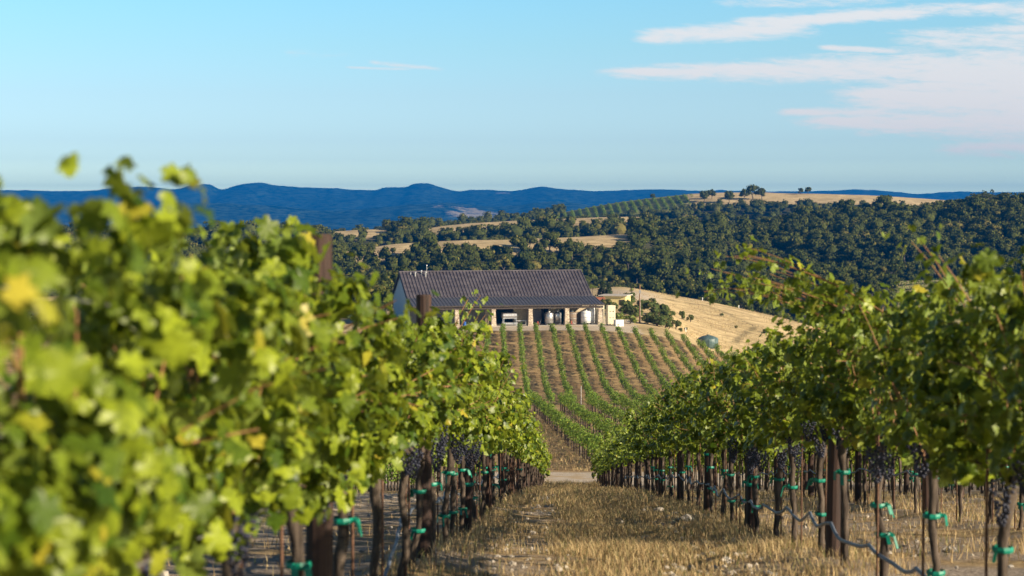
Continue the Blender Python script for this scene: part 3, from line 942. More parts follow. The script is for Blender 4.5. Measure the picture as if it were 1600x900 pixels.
LOOKS = ['with a gnarled brown trunk', 'with yellowing lower leaves', 'with dense dark foliage', 'with a crooked trunk', 'with pale sunlit leaves']
nv = 0
for row in ('L1', 'R1', 'R2', 'R3', 'L2'):
    ys = []
    p = POST0 - 6
    while p < 105:
        ys += [p + 0.75 + 1.5 * j for j in range(4)]
        p += 6
    ys = [y for y in ys if STARTY[row] <= y <= ENDY[row]]
    side = -1 if row[0] == 'L' else 1
    for y in ys:
        nv += 1
        rng = np.random.default_rng(5000 + nv)
        yv_ = y if y > 3 else 2.95
        x = rowx(row, yv_)
        z = h1(x, yv_) + 0.05
        kpost = int((y - POST0) // 6)               # last post passed
        j = int(round((y - POST0 - 6 * kpost - 0.75) / 1.5))
        if y < 40:
            if kpost < 0:
                place = 'in front of the first wooden post, %s before it' % (['third', 'second', 'nearest', 'nearest'][max(0, min(3, j))] if j < 3 else 'nearest')
                place = '%s before the first post' % ['fourth', 'third', 'second', 'last'][j]
            else:
                place = '%s past the %s post' % (ORD[j], ORD[kpost] if row in ('L1', 'R1') else ORD[kpost])
            lab = 'leafy grapevine, %s of the %s' % (place, ROWNAME[row])
        else:
            seg = 'middle stretch' if y < 70 else 'far end'
            lab = 'small grapevine in the %s of the %s' % (seg, ROWNAME[row])
        vgroup = ROWGROUP[row] if y < 40 else ROWGROUP[row] + (', middle stretch' if y < 70 else ', far end')
        root = thing('grapevine', lab, 'grapevine', (x, yv_, z), -ROWDIR, vgroup)
        if row in ('L1', 'R1') and y < 21:
            slope = -0.09 if y < 14 else -0.14
            ht = float(np.interp(y, *HT[row]))
            lod = 0 if y < 17 else 1
            sprays = []
            lean = (-0.12, 0) if row == 'L1' and 6.5 < y < 8 else (0, 0)
            if row == 'R1' and 11.2 < y < 13.5:
                sprays = [((-.1, rng.uniform(-.6, .6), 1.72), (-0.85, 0.25, 0.5), rng.uniform(.75, 1.1), 0.7) for _ in range(9)]
            if row == 'R1' and 8 < y < 10:
                sprays = [((-.1, rng.uniform(-.6, .6), 1.7), (-0.4, 0.1, 0.7), rng.uniform(.35, .5), 0.9) for _ in range(3)]
            if row == 'L1' and 15.5 < y < 18.2:
                sprays = [((.05, rng.uniform(-.5, .5), 1.75), (0.35, 0.1, 0.8), rng.uniform(.5, .7), 0.6) for _ in range(3)]
            gl, gcn = foliage(rng, lod, ht if y > 3.5 else 1.75, hlow=0.86, half_len=.82 if y > 3.5 else .55, slope=slope, nsh=18 if y > 3.5 else 0, sp=0.045,
                              lsize=0.046 if y < 3.5 else 0.055 if lod == 0 else 0.06, fill=1700 if y < 3.9 else 1050 if y < 9 else 640, sprays=sprays, lean=lean, thick=0.30 if y > 3.5 else .36)
            tg, tp = trunk_geo(rng, slope, 9, True)
            fm, tm = gl.mesh('foliage', M_LEAF, True), (combine('trunk', tg, gcn, M_BARK, M_CANE) if gcn.v else tg.mesh('trunk', M_BARK, True))
        elif y < 44:
            fm, cm, tm, tp = MID[int(rng.integers(len(MID)))]
        else:
            fm, cm, tm, tp = FARV[int(rng.integers(len(FARV)))]
            if y > 99 and row in ('L1', 'R1'):
                fm = ENDV[int(rng.integers(3))]
        link('foliage', fm, root)
        link('trunk', tm, root)
        if y < 44 and row in ('L1', 'R1', 'R2'):
            link('stake', ME_STAKE, root, (rng.choice([-1, 1]) * 0.05, rng.uniform(-.03, .03), 0))
        if y < 44:
            for hz in ([0.62, 0.3, 0.86] if y < 25 else [0.6, 0.35])[: int(rng.integers(0, 3))]:
                hz += rng.uniform(-.08, .08)
                cx = np.interp(hz, tp[:, 2], tp[:, 0]); cy = np.interp(hz, tp[:, 2], tp[:, 1])
                link('tie_tape', TIES[int(rng.integers(4))], root, (float(cx), float(cy), float(hz)), float(rng.uniform(0, 6)))
        if y < 22 and row in ('L1', 'R1'):
            for q in range(int(rng.integers(1, 4)) if y > 9 else 1):
                yy_ = rng.uniform(-.7, .7)
                o = link('grape_cluster', GRAPES[int(rng.integers(3))], root,
                         (-side * rng.uniform(0.02, 0.2), yy_, 0.97 + rng.uniform(-.1, .08) - 0.12 * yy_), float(rng.uniform(0, 6)))
                sc_ = float(rng.uniform(.8, 1.15)); o.scale = (sc_, sc_, sc_)

# trellis posts of the block in front
gp = Geo()
gp.tube([(0, 0, -0.3), (0.004, 0, 0.6), (-0.003, 0.002, 1.3), (0, 0, 1.99), (0, 0, 2.0)], [0.06, 0.058, 0.057, 0.056, 0.05], 14)
ME_POST = gp.mesh('trellis_post', M_POST)
gt = Geo(); gt.lathe([(0.060, -0.018), (0.066, 0), (0.060, 0.02)], 14)
gt.tube([(0.055, -0.03, 0), (0.07, -0.035, -0.01), (0.072, -0.035, -0.04)], 0.004, 5)
ME_PTIE = gt.mesh('tie_band', M_TIE)
for row in ('L1', 'R1', 'R2', 'R3', 'L2'):
    k, y = 0, POST0
    while y < 104.5:
        if y >= STARTY[row] - 0.5:
            x = rowx(row, y)
            rg = np.random.default_rng(int(y * 10) + ord(row[0]) + ord(row[1]))
            if y < 40:
                lab = 'dark round wooden post, %s of the %s' % ('number ' + ORD[k] if False else ORD[k] + ' post', ROWNAME[row])
                grp = 'wooden posts of the ' + ROWNAME[row]
            else:
                seg = 'middle stretch' if y < 70 else 'far end'
                lab = 'thin looking wooden post in the %s of the %s' % (seg, ROWNAME[row])
                grp = 'wooden posts in the %s of the %s' % (seg, ROWNAME[row])
            o = thing('trellis_post', lab, 'post', (x, y, h1(x, y) + 0.04 + (rg.uniform(-.05, .1) if k > 2 else -.05)), rg.uniform(0, 6), grp, ME_POST)
            if k: o.rotation_euler.x = rg.normal(0, 0.012); o.rotation_euler.y = rg.normal(0, 0.012)
            if y < 30 and row in ('L1', 'R1') and k in (0, 1, 2, 3):
                link('tie_band', ME_PTIE, o, (0, 0, [0.46, 0.98, 0.6, 0.8][k]))
        k += 1
        y += 6

# drip hoses and trellis wires
def hose(row, y0, y1, hgt, label, amp=0.05, rad=0.011, step=1.5, sd=0, lat=-0.05):
    rng = random.Random(sd)
    pts = []
    y = y0
    while y < y1:
        sag = amp * rng.uniform(0.5, 1.5)
        n = 8 if y < 50 else 3
        b0 = rng.uniform(-.03, .03)
        for i in range(n):
            s = i / n
            yy_ = y + s * step
            pts.append((rowx(row, yy_) + lat + rng.uniform(-.006, .006) + 0.03 * math.sin(yy_ * 1.3), yy_,
                        float(np.interp(yy_, PROF_Y, PROF_Z)) + 0.05 + float(np.interp(yy_, hgt[0], hgt[1])) - sag * 4 * s * (1 - s) + 0.014 * math.sin(yy_ * 5.1)))
        y += step
    g = Geo(); g.tube(pts, rad, 7)
    thing('drip_hose', label, 'hose', group='drip hoses', me=g.mesh('drip_hose', M_HOSE, True))


hose('R1', 6, 60, ([6, 10.7, 15, 20, 26, 32, 40, 60], [.28, .30, .34, .40, .46, .52, .5, .5]), 'blue grey drip hose sagging between the trunks of the right row', 0.055, 0.0125, sd=3)
hose('L1', 4, 60, ([4, 9, 10, 13, 20, 60], [.06, .10, .12, .42, .5, .5]), 'blue grey drip hose rising between the trunks of the left row', 0.03, 0.011, sd=5)
hose('R2', 15, 60, ([15, 60], [.62, .6]), 'pale drip hose sagging along the second row on the right', 0.06, 0.0125, sd=8)
for row in ('L1', 'R1', 'R2'):
    for hz, nm in ((0.93, 'low'), (1.25, 'middle'), (1.5, 'top')):
        y0 = STARTY[row]
        pts = [(rowx(row, y) + 0.06, y, float(cubic1(PROF_Y, PROF_Z, np.array([y]))[0]) + 0.05 + hz) for y in np.arange(y0, 104, 1.5)]
        g = Geo(); g.tube(pts, 0.0022, 4)
        thing('trellis_wire', '%s trellis wire stretched along the %s' % (nm, ROWNAME[row]), 'wire', group='trellis wires', me=g.mesh('trellis_wire', M_GALV))

# ------------------------------------------------------------------ vines of the lower block and of the barn hill (far past three hundred)
rng = np.random.default_rng(77)
gF, gT = Geo(), Geo()


def mini_vine(x, y, z, n, size, h0, h1_, th, ln, dirx):
    P = np.stack([rng.normal(0, th * .6, n), rng.uniform(-ln, ln, n), h0 + (h1_ - h0) * rng.beta(1.2, 1.0, n)], 1)
    sd = np.sign(P[:, 0])
    N_ = np.stack([sd * rng.uniform(.3, 1, n), rng.normal(0, .4, n), rng.uniform(0, .9, n)], 1)
    T_ = np.stack([sd * .3, rng.normal(0, .5, n), -rng.uniform(.3, 1, n)], 1)
    P[:, 0] += P[:, 1] * dirx
    v, f, r = leaves_np(P + np.array([x, y, z]), N_, T_, size * rng.uniform(.7, 1.3, n), rng, 2)
    gF.add(v, f, r)
    gT.tube([(x, y, z - .1), (x, y, z + 1.05)], 0.042, 4, cap=False)


rows_mid = []
for k in range(-1, 12):                              # block just past the farm track
    for y in np.arange(119, 213, 1.5):
        x = 2.45 + 2.97 * k - 0.035 * (y - 210) * 1.0
        if k == -1 and y < 150: continue
        if k == -1: x = -0.5 - 0.035 * (y - 210)
        px_ = 800 + 3000 * x / y
        if px_ > 1250: continue
        rows_mid.append((x, y))
        vig = rng.uniform(.85, 1.12)
        mini_vine(x + rng.normal(0, .05), y, h1(x, y), 130, 0.12, 0.95, 2.05 * vig, .29, .82, -.035)
for y in np.arange(119, 213, 1.5):                  # left continuation, mostly hidden
    for k in range(2, 5):
        x = 2.45 - 2.97 * k - 0.035 * (y - 210)
        if y > 160: mini_vine(x, y, h1(x, y), 60, 0.17, 0.6, 2.0, .33, .8, -.035)
for k in range(0, 6):                               # further rows of the near block on the right
    for y in np.arange([36, 42, 50, 58, 66, 74][k], 103.6, 1.5):
        mini_vine(10.9 + 2.97 * k + ROWDIR * y, y, h1(10.9, y), 150, 0.115, 0.55, 2.0 * rng.uniform(.9, 1.08), .3, .82, ROWDIR)
for k in range(0, 4):                               # and on the left
    for y in np.arange([60, 62, 66, 72][k], 103.6, 1.5):
        mini_vine(-6.95 - 2.97 * k + ROWDIR * y, y, h1(-7, y), 150, 0.115, 0.5, 2.0 * rng.uniform(.9, 1.08), .3, .82, ROWDIR)
hill_rows = []
for k in range(-6, 17):                             # rows climbing to the barn
    yt = 349.5
    for y in np.arange(262, yt, 1.5):
        x = -4.8 + 2.98 * k + .013 * (360 - y)
        if x > 43: continue
        if rng.random() < 0.05 + 0.06 * (vnoise(x, y, 6, 4) > .3): continue
        hill_rows.append((k, x, y))
        mini_vine(x + rng.normal(0, .1), y, h1(x, y), int(rng.uniform(50, 105)), 0.18, 0.55, 1.55 * rng.uniform(.75, 1.2), .35, .8, -.013)
for q in range(2600):                              # vineyard on the far crest
    y = rng.uniform(1285, 1345); u = rng.uniform(715, 1078)
    x = (u - 800) / 3000 * y
    y = y + 0 * u
    x = round(x / 5.2) * 5.2 + rng.normal(0, .3)
    mini_vine(x, y, h1(x, y), 16, 0.42, 0.2, 1.5, .7, 1.6, 0)
for yoff in range(5):                               # narrow rows on the bench across the valley
    for x in np.arange(120, 168, 1.6):
        y = 586 + yoff * 6 + 0.05 * x
        mini_vine(x, y, h1(x, y), 26, 0.42, 0.3, 1.7, .4, .8, 1.0)
vf = gF.mesh('vineyard_rows', M_LEAFFAR)
o = link('vineyard_rows', vf)
kind(o, 'stuff', 'rows of green grapevines on the lower block and up to the barn', 'grapevines')
o2 = link('trunks', gT.mesh('trunks', M_BARK), o)
o2['kind'] = 'stuff'

# slim posts in those rows
gq = Geo(); gq.tube([(0, 0, -.2), (0, 0, 1.75)], 0.035, 5)
ME_SLIM = gq.mesh('row_post', simple('grey_stake', (.12, .09, .07), (.3, .25, .2), 10))
gq = Geo(); gq.tube([(0, 0, -.2), (0, 0, 2.75)], 0.035, 6)
thing('marker_pole', 'pale slim pole standing at the foot of the barn hill rows', 'pole', (2.45 * 1.0 + (874 - 867) * 0 + 74 / 3000 * 214, 214, h1(5.3, 214)), 0, None,
      gq.mesh('marker_pole', M_GALV))
for i, (x, y) in enumerate(rows_mid):
    if i % 5 == 0 and y < 214:
        thing('row_post', 'slim grey post among the vines of the lower block', 'post', (x + .05, y + .7, h1(x, y)), 0, 'slim posts in the lower block', ME_SLIM)
for k, x, y in hill_rows:
    if -1 <= k <= 15 and abs((y - 262) % 12) < .1 and y > 280:
        thing('row_post', 'slim grey post in the rows climbing to the barn', 'post', (x + .05, y + .7, h1(x, y)), 0, 'slim posts in the barn hill rows', ME_SLIM)

# ------------------------------------------------------------------ grass and stones between the rows
rng = np.random.default_rng(9)


def blades(n, y0, y1, xr, hmin, hmax, wid, dens_fn, power=1.0):
    u = rng.random(n) ** power
    y = y0 + (y1 - y0) * u
    x = xr[0] + (xr[1] - xr[0]) * rng.random(n) + ROWDIR * y
    keep = rng.random(n) < dens_fn(x - ROWDIR * y, y, x)
    x, y = x[keep], y[keep]
    z = H(x, y) + 0.0
    lat = x - ROWDIR * y
    for o_ in OFFS.values():
        z = z + 0.07 * np.exp(-((lat - o_) / 0.35) ** 2)
    k = len(x)
    a = rng.uniform(0, 2 * np.pi, k)
    hgt = rng.uniform(hmin, hmax, k) * (0.6 + 0.6 * np.clip(fbm(x, y, 1.2, 2, 5) + .5, 0, 1.4))
    bend = rng.uniform(.2, 1.1, k) * hgt
    wx, wy = np.cos(a) * wid, np.sin(a) * wid
    bx, by = np.cos(a + 1.57 + rng.normal(0, .5, k)) * bend, np.sin(a + 1.57) * bend
    p0 = np.stack([x - wx, y - wy, z - .02], 1); p1 = np.stack([x + wx, y + wy, z - .02], 1)
    p2 = np.stack([x + bx * .35 + wx * .7, y + by * .35 + wy * .7, z + hgt * .6], 1)
    p3 = np.stack([x + bx * .35 - wx * .7, y + by * .35 - wy * .7, z + hgt * .6], 1)
    p4 = np.stack([x + bx, y + by, z + hgt], 1)
    V_ = np.stack([p0, p1, p2, p3, p4], 1).reshape(-1, 3)
    b = np.arange(k)[:, None] * 5
    return V_, b + np.array([[0, 1, 2, 3]]), b + np.array([[3, 2, 4]]), np.repeat(rng.random(k), 5)


def dens_aisle(lat, y, x):
    c = np.exp(-((lat - 0.75) / 1.0) ** 2)
    n = fbm(x, y, 1.1, 3, 12)
    under = np.exp(-((lat - 1.98) / .3) ** 2) + np.exp(-((lat + 1.0) / .3) ** 2)
    rut = np.exp(-((lat + 0.25) / .22) ** 2) + np.exp(-((lat - 1.25) / .22) ** 2)
    return np.clip(c * 0.95 + 0.1 + 0.8 * n + .25 * under - .45 * rut, 0.01, 1)


def dens_side(lat, y, x):
    return np.clip(0.35 + 0.8 * fbm(x, y, 1.6, 3, 13), 0.02, 1)


parts_ = [blades(120000, 11.5, 34, (-1.3, 2.6), .03, .13, .0028, dens_aisle, 0.8),
          blades(60000, 30, 104, (-1.2, 2.6), .05, .22, .006, dens_aisle, 0.8),
          blades(60000, 15, 60, (2.4, 9.5), .04, .16, .004, dens_side, 1.0),
          blades(14000, 10, 60, (-7, -1.2), .04, .14, .004, lambda a, y, x: dens_side(a, y, x) * .5, 1.2),
          blades(9000, 93, 105, (-0.9, 1.9), .15, .45, .012, lambda a, y, x: 0 * a + .8, 1.0),
          blades(16000, 118, 200, (-2.5, 8), .1, .4, .02, dens_side, 1.0),
          blades(22000, 388, 484, (8, 66), .12, .5, .035, lambda a, y, x: np.clip(.3 + 1.2 * fbm(x, y, 9, 3, 15), 0, 1), 1.0)]
Vs, Q, T3, R_ = [], [], [], []
off = 0
for v, q, t3, r in parts_:
    Vs.append(v); Q.append(q + off); T3.append(t3 + off); R_.append(r); off += len(v)
m, t = newmat('dry_grass')
r = t.node('ShaderNodeAttribute', attribute_name='rnd').outputs['Fac']
c = t.ramp(r, [(0.0, (0.18, 0.115, 0.055)), (0.4, (0.42, 0.30, 0.15)), (0.82, (0.62, 0.49, 0.27)), (0.9, (0.12, 0.14, 0.04)), (1.0, (0.2, 0.2, 0.07))])
p = principled(t, c, 0.8, 0, 0.15)
tr = t.node('ShaderNodeBsdfTranslucent'); t.put(tr.inputs['Color'], c)
mx = t.node('ShaderNodeMixShader'); mx.inputs[0].default_value = 0.25
t.t.links.new(p, mx.inputs[1]); t.t.links.new(tr.outputs[0], mx.inputs[2])
finish(m, t, mx.outputs[0])
kind(link('dry_grass', mesh_np('dry_grass', np.concatenate(Vs), [np.concatenate(T3), np.concatenate(Q)], m, np.concatenate(R_))), 'stuff',
     'dry straw coloured grass in the aisle and under the vines', 'grass')

# loose stones: countless small ones, and a few big enough to point at
g = Geo()
for i in range(2300):
    y = 11 + 70 * rng.random() ** 1.7
    side_ = rng.random()
    lat_ = (rng.normal(1.55, .35) if side_ < .4 else rng.normal(-.55, .3) if side_ < .62 else rng.uniform(-4, 9))
    x = lat_ + ROWDIR * y
    s = abs(rng.normal(0, .016)) + .006
    v = SPH_V * np.array([1, rng.uniform(.6, 1), rng.uniform(.4, .8)]) * s * (1 + .35 * np.sign(SPH_V[:, :1]) * rng.uniform(0, .6)) + rng.normal(0, s * .12, SPH_V.shape)
    g.add(v + np.array([x, y, h1(x, y) + .02]), SPH_F, rng.random())
kind(link('loose_stones', g.mesh('loose_stones', M_ROCK)), 'stuff', 'small pale stones scattered along the rows', 'stones')
for i, (pxx, yv, s, lab) in enumerate([(1075, 24.5, .085, 'white limestone lump at the foot of the right row'), (1031, 29, .07, 'grey stone lump left of the white limestone lump'),
                                       (1056, 26.5, .06, 'small pale stone between two larger lumps by the right row')]):
    x = (pxx - 800) / 3000 * yv
    rr = np.random.default_rng(i)
    v = SPH_V * np.array([1.2, .9, .75]) * s * (1 + rr.uniform(-.22, .22, (len(SPH_V), 1)))
    g = Geo(); g.add(v, SPH_F)
    thing('rock', lab, 'rock', (x, yv, h1(x, yv) + s * .5), 0.4 * i, 'larger stones by the right row', g.mesh('rock', M_ROCK))

# ------------------------------------------------------------------ trees
def crown_np(rng, R, hz, nl, nq, qs, low=-0.55, shell=True):
    """crown made of overlapping clumps, each clump a shell of small leaf faces; returns verts, quads, rnd (centre at origin)"""
    Vv, Ff, Rr = [], [], []
    n = 0
    cl = []
    for k in range(nl):
        a = rng.uniform(0, 2 * np.pi)
        el = rng.uniform(low, 1.0)
        rr = rng.uniform(0.35, 0.72)
        c = np.array([math.cos(a) * R * rr * math.sqrt(max(0, 1 - max(0, el) ** 2 * .7)), math.sin(a) * R * rr * math.sqrt(max(0, 1 - max(0, el) ** 2 * .7)), el * hz * 0.62])
        cl.append((c, rng.uniform(0.30, 0.48) * R))
    for c, r in cl:
        m = nq // nl
        d = unit(rng.normal(0, 1, (m, 3)) + np.array([0, 0, .35]))
        P = c + d * r * rng.uniform(.75, 1.1, (m, 1)) * np.array([1, 1, .8])
        N_ = unit(d + rng.normal(0, .45, (m, 3)))
        T_ = unit(np.cross(N_, rng.normal(0, 1, (m, 3))))
        B = np.cross(N_, T_)
        s = qs * rng.uniform(.6, 1.3, m)[:, None]
        q = np.stack([P - T_ * s, P + B * s * .8, P + T_ * s, P - B * s * .8], 1).reshape(-1, 3)
        Vv.append(q); Ff.append(np.arange(m * 4).reshape(m, 4) + n); n += m * 4
        Rr.append(np.repeat(np.clip(rng.normal(rng.uniform(.2, .8), .15, m), 0, 1), 4))
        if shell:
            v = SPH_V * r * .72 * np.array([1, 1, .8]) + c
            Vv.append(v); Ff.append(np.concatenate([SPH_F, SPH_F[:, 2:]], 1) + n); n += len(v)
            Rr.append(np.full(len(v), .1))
    return np.concatenate(Vv), np.concatenate(Ff), np.concatenate(Rr)


def split_q(F):
    tri = F[:, 2] == F[:, 3]
    return [F[tri][:, :3], F[~tri]] if tri.any() else [F]


def trunk_mesh(rng, h, r, spread, mat):
    g = Geo()
    top = np.array([rng.normal(0, .15), rng.normal(0, .15), h])
    g.tube([(0, 0, -.6), (0, 0, h * .4), top], [r * 1.4, r, r * .8], 7)
    for k in range(5):
        a = k * 1.26 + rng.uniform(-.3, .3)
        e = top + np.array([math.cos(a) * spread, math.sin(a) * spread, spread * rng.uniform(.5, 1.1)])
        g.tube([top - np.array([0, 0, .2]), (top + e) / 2 + rng.normal(0, .1, 3), e], [r * .55, r * .35, r * .15], 5)
    return g.mesh('trunk', mat)


# template oaks
OAK_T = []
for k in range(8):
    r_ = np.random.default_rng(400 + k)
    R = r_.uniform(2.6, 3.5)
    cz = R * .95
    v, f, rn = crown_np(r_, R, R * r_.uniform(.85, 1.05), 15, 620, .26)
    v = v + np.array([0, 0, cz + .8])
    OAK_T.append((mesh_np('crown', v, split_q(f), M_OAK, rn), trunk_mesh(r_, R * .7, .2, R * .5, M_OAKBARK)))
STUFF_T = []
for k in range(7):
    r_ = np.random.default_rng(500 + k)
    R = r_.uniform(2.6, 3.6)
    v, f, rn = crown_np(r_, R, R * r_.uniform(.8, 1.1), 9, 190, .44, low=-.2, shell=False)
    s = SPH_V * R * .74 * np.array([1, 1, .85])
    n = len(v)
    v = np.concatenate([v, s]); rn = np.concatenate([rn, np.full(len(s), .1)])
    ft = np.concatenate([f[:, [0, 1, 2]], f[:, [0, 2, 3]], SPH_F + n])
    STUFF_T.append((v + np.array([0, 0, R * .8]), ft, rn))


def sample_trees():
    """points of the wooded slopes that the lane towards the camera leaves open"""
    pts = []
    rg = np.random.default_rng(11)
    specs = [(600, 770, 4.9), (770, 900, 5.1), (900, 1010, 5.5), (1010, 1160, 6.0), (1160, 1380, 7.2)]
    for (a, b, d) in specs:
        yv = a
        while yv < b:
            xs = np.arange(-0.36 * yv, 0.36 * yv, d)
            xs = xs + rg.uniform(-.42, .42, len(xs)) * d
            ys = yv + rg.uniform(-.42, .42, len(xs)) * d
            pts.append(np.stack([xs, ys], 1))
            yv += d * 1.0
    for (x0, x1, y0, y1, d) in [(-120, -27, 405, 538, 5.5), (-30, 210, 520, 600, 6)]:
        xs, ys = np.meshgrid(np.arange(x0, x1, d), np.arange(y0, y1, d))
        pts.append(np.stack([xs.ravel() + rg.uniform(-2.4, 2.4, xs.size), ys.ravel() + rg.uniform(-2.4, 2.4, xs.size)], 1))
    return np.concatenate(pts)


TP = sample_trees()
tz, tw = H(TP[:, 0], TP[:, 1], True)
cf, cg, ct = cover(TP[:, 0], TP[:, 1], tz, tw)
ok = (cf > .6)
# leave out what the ground in front of it hides: march along the sight line from eye height and from a step aside
eye = np.zeros(len(TP), bool)
top = tz + 6.0
for ex in (-4.0, 0.0, 4.0):
    vis = np.ones(len(TP), bool)
    for s in np.linspace(0.30, 0.985, 60):
        X_ = ex + (TP[:, 0] - ex) * s; Y_ = TP[:, 1] * s
        vis &= (top * s) > H(X_, Y_) - 0.3
    eye |= vis
ok &= eye
TP, tz, tw = TP[ok], tz[ok], tw[ok]
uu = 800 + 3000 * TP[:, 0] / TP[:, 1]
keep = (uu > -180) & (uu < 1780)
TP, tz, tw, uu = TP[keep], tz[keep], tw[keep], uu[keep]
print('TREES', len(TP))
rg = np.random.default_rng(12)
size = np.exp(rg.normal(-.02, .24, len(TP))) * (1 + .25 * fbm(TP[:, 0], TP[:, 1], 50, 2, 31))
size = np.where(TP[:, 1] < 600, size * .8, size * .86)
# the ones that show largest become trees of their own
cand = np.where((uu > 540) & (uu < 1610) & (TP[:, 1] < 900))[0]
scr = size[cand] / TP[cand, 1]
indiv = set(cand[np.argsort(-scr)[:225]].tolist())
SLOPE_L = {0: 'dark green oak on the valley floor below the wooded hills', 1: 'dark green oak on the shaded slope just beyond the barn roof',
           2: 'dark green oak on the second wooded rise beyond the barn', 3: 'dark green oak on the high wooded rise at the skyline',
           4: 'dark green oak on the big wooded hillside at right', 5: 'dark green oak on the far left wooded ridge',
           6: 'brownish oak on the low bench at the foot of the right hillside'}


def put_oak(name, label, cat, x, y, z, s, rg, grp, sz=1.0, tpl=None):
    cm, tm = OAK_T[int(rg.integers(8))] if tpl is None else OAK_T[tpl]
    o = thing(name, label, cat, (x, y, z), rg.uniform(0, 6.28), grp)
    o.scale = (s, s, s * sz)
    link('crown', cm, o); link('trunk', tm, o)
    return o


VV, FF, RR = [], [], []
off = 0
for i in range(len(TP)):
    x, y = TP[i]
    if i in indiv:
        k = int(tw[i])
        lab = SLOPE_L[k]
        grp = 'oaks' + lab.split('oak')[1]
        if k == 0 and x < -20:
            lab = 'dark oak in the hollow left of the barn'; grp = 'oaks in the hollow left of the barn'
        put_oak('oak_tree', lab, 'tree', x, y, tz[i] - .3, size[i], rg, grp, rg.uniform(.85, 1.15))
        continue
    v, f, rn = STUFF_T[int(rg.integers(7))]
    a = rg.uniform(0, 6.28)
    ca, sa = math.cos(a) * size[i], math.sin(a) * size[i]
    zz = size[i] * rg.uniform(.8, 1.2)
    vv = np.stack([v[:, 0] * ca - v[:, 1] * sa + x, v[:, 0] * sa + v[:, 1] * ca + y, v[:, 2] * zz + tz[i] - .4], 1)
    VV.append(vv.astype(np.float32)); FF.append((f + off).astype(np.int32)); off += len(v)
    RR.append(np.clip(rn * .55 + rg.uniform(0, .25) + .22 * (1 + vnoise(x, y, 45, 14)), 0, 1).astype(np.float32))
kind(link('oak_woods', mesh_np('oak_woods', np.concatenate(VV), np.concatenate(FF), M_OAK, np.concatenate(RR))), 'stuff',
     'dense dark oak woods covering the hills beyond the barn', 'woods')
del VV, FF, RR

# trees one can point at on the skyline and crests: photo place, distance, size, label
SKY = [(1100, 303, 1300, .9, 'round dark oak at the left end of the skyline tree line'), (1112, 301, 1310, .8, 'round oak beside the leftmost skyline oak'),
       (1139, 299, 1290, .95, 'single round oak on the crest left of the flat tree clump'), (1163, 297, 1300, .9, 'left oak of the flat clump on the golden crest'),
       (1176, 296, 1302, 1.05, 'middle oak of the flat clump on the golden crest'), (1190, 297, 1300, .95, 'right oak of the flat clump on the golden crest'),
       (1168, 318, 1240, .8, 'grey oak on the golden slope below the flat clump'), (1178, 316, 1240, .7, 'small grey oak touching the grey one on the golden slope'),
       (1250, 300, 1330, .55, 'low bush like tree on the bare golden skyline'), (1262, 300, 1335, .6, 'low spreading tree right of the skyline bush'),
       (1308, 309, 1250, .8, 'dark oak on the golden meadow left of the pair'), (1350, 308, 1240, .8, 'left oak of the pair on the golden meadow'),
       (1358, 309, 1245, .7, 'right oak of the pair on the golden meadow'),
       (1520, 303, 880, .75, 'oak in front of the tall open crowned tree'), (1560, 303, 885, .7, 'oak right of the tall open crowned tree'),
       (1583, 297, 880, .95, 'tall dark oak near the right edge of the skyline'), (1597, 296, 882, 1.05, 'tall dark oak at the right edge of the skyline'),
       (836, 333, 1130, .85, 'lone dark oak on the ridge in front of the blue mountains'), (1020, 304, 1345, .5, 'tiny oak on the vineyard crest'),
       (880, 366, 745, .0, ''), (828, 377, 742, 1.0, 'round light green oak on the golden strip behind the barn'), (870, 379, 735, .75, 'low round oak right of the light green one on the golden strip'),
       (668, 358, 955, .8, 'light green oak beside the small golden clearing'), (578, 392, 738, .7, 'oak at the left end of the golden strip'),
       (603, 475, 390, 1.05, 'olive green oak beside the left end of the barn'), (583, 480, 396, 1.1, 'dark oak left of the olive green one by the barn'),
       (562, 480, 392, 1.2, 'wide dark oak two trees left of the barn'), (541, 480, 398, 1.15, 'dark oak half hidden behind the left vine row near the barn')]
for pxx, pyy, yv, s, lab in SKY:
    if s == 0: continue
    x = (pxx - 800) / 3000 * yv
    put_oak('oak_tree', lab, 'tree', x, yv, h1(x, yv) - .3, s * (1.5 if yv > 1200 else 1.05), rg, 'oaks that stand out on the crests' if yv > 500 else 'oaks beside the barn')
# tall tree with an open crown on the right skyline
r_ = np.random.default_rng(91)
x, yv = (1543 - 800) / 3000 * 870, 870
o = thing('open_crowned_tree', 'tall tree with open airy crown on the right skyline', 'tree', (x, yv, h1(x, yv)), 0)
Vv, Ff, Rr, n = [], [], [], 0
for k in range(13):
    a = k * .9
    c = np.array([math.cos(a) * r_.uniform(1, 3.6), math.sin(a) * 2, 5.2 + r_.uniform(0, 3.6)])
    v, f, rn = crown_np(r_, 1.25, 1.0, 3, 110, .16, shell=False)
    Vv.append(v + c); Ff.append(f + n); Rr.append(rn); n += len(v)
link('crown', mesh_np('crown', np.concatenate(Vv), np.concatenate(Ff), M_OAK, np.concatenate(Rr)), o)
link('trunk', trunk_mesh(r_, 4.5, .28, 3.2, M_OAKBARK), o)


def bush_mesh(seed, R, hz, mat, nq=420, qs=.11, nl=9):
    r_ = np.random.default_rng(seed)
    v, f, rn = crown_np(r_, R, hz, nl, nq, qs, low=-.3)
    v[:, 2] += hz * .55
    return mesh_np('leaves', v, split_q(f), mat, rn)


def stem_mesh(seed, h, r, mat):
    r_ = np.random.default_rng(seed)
    g = Geo()
    for k in range(4):
        e = np.array([r_.normal(0, h * .35), r_.normal(0, h * .35), h * r_.uniform(.7, 1)])
        g.tube([(0, 0, -.15), e * .5 + r_.normal(0, .03, 3), e], [r, r * .7, r * .3], 5)
    return g.mesh('stem', mat)


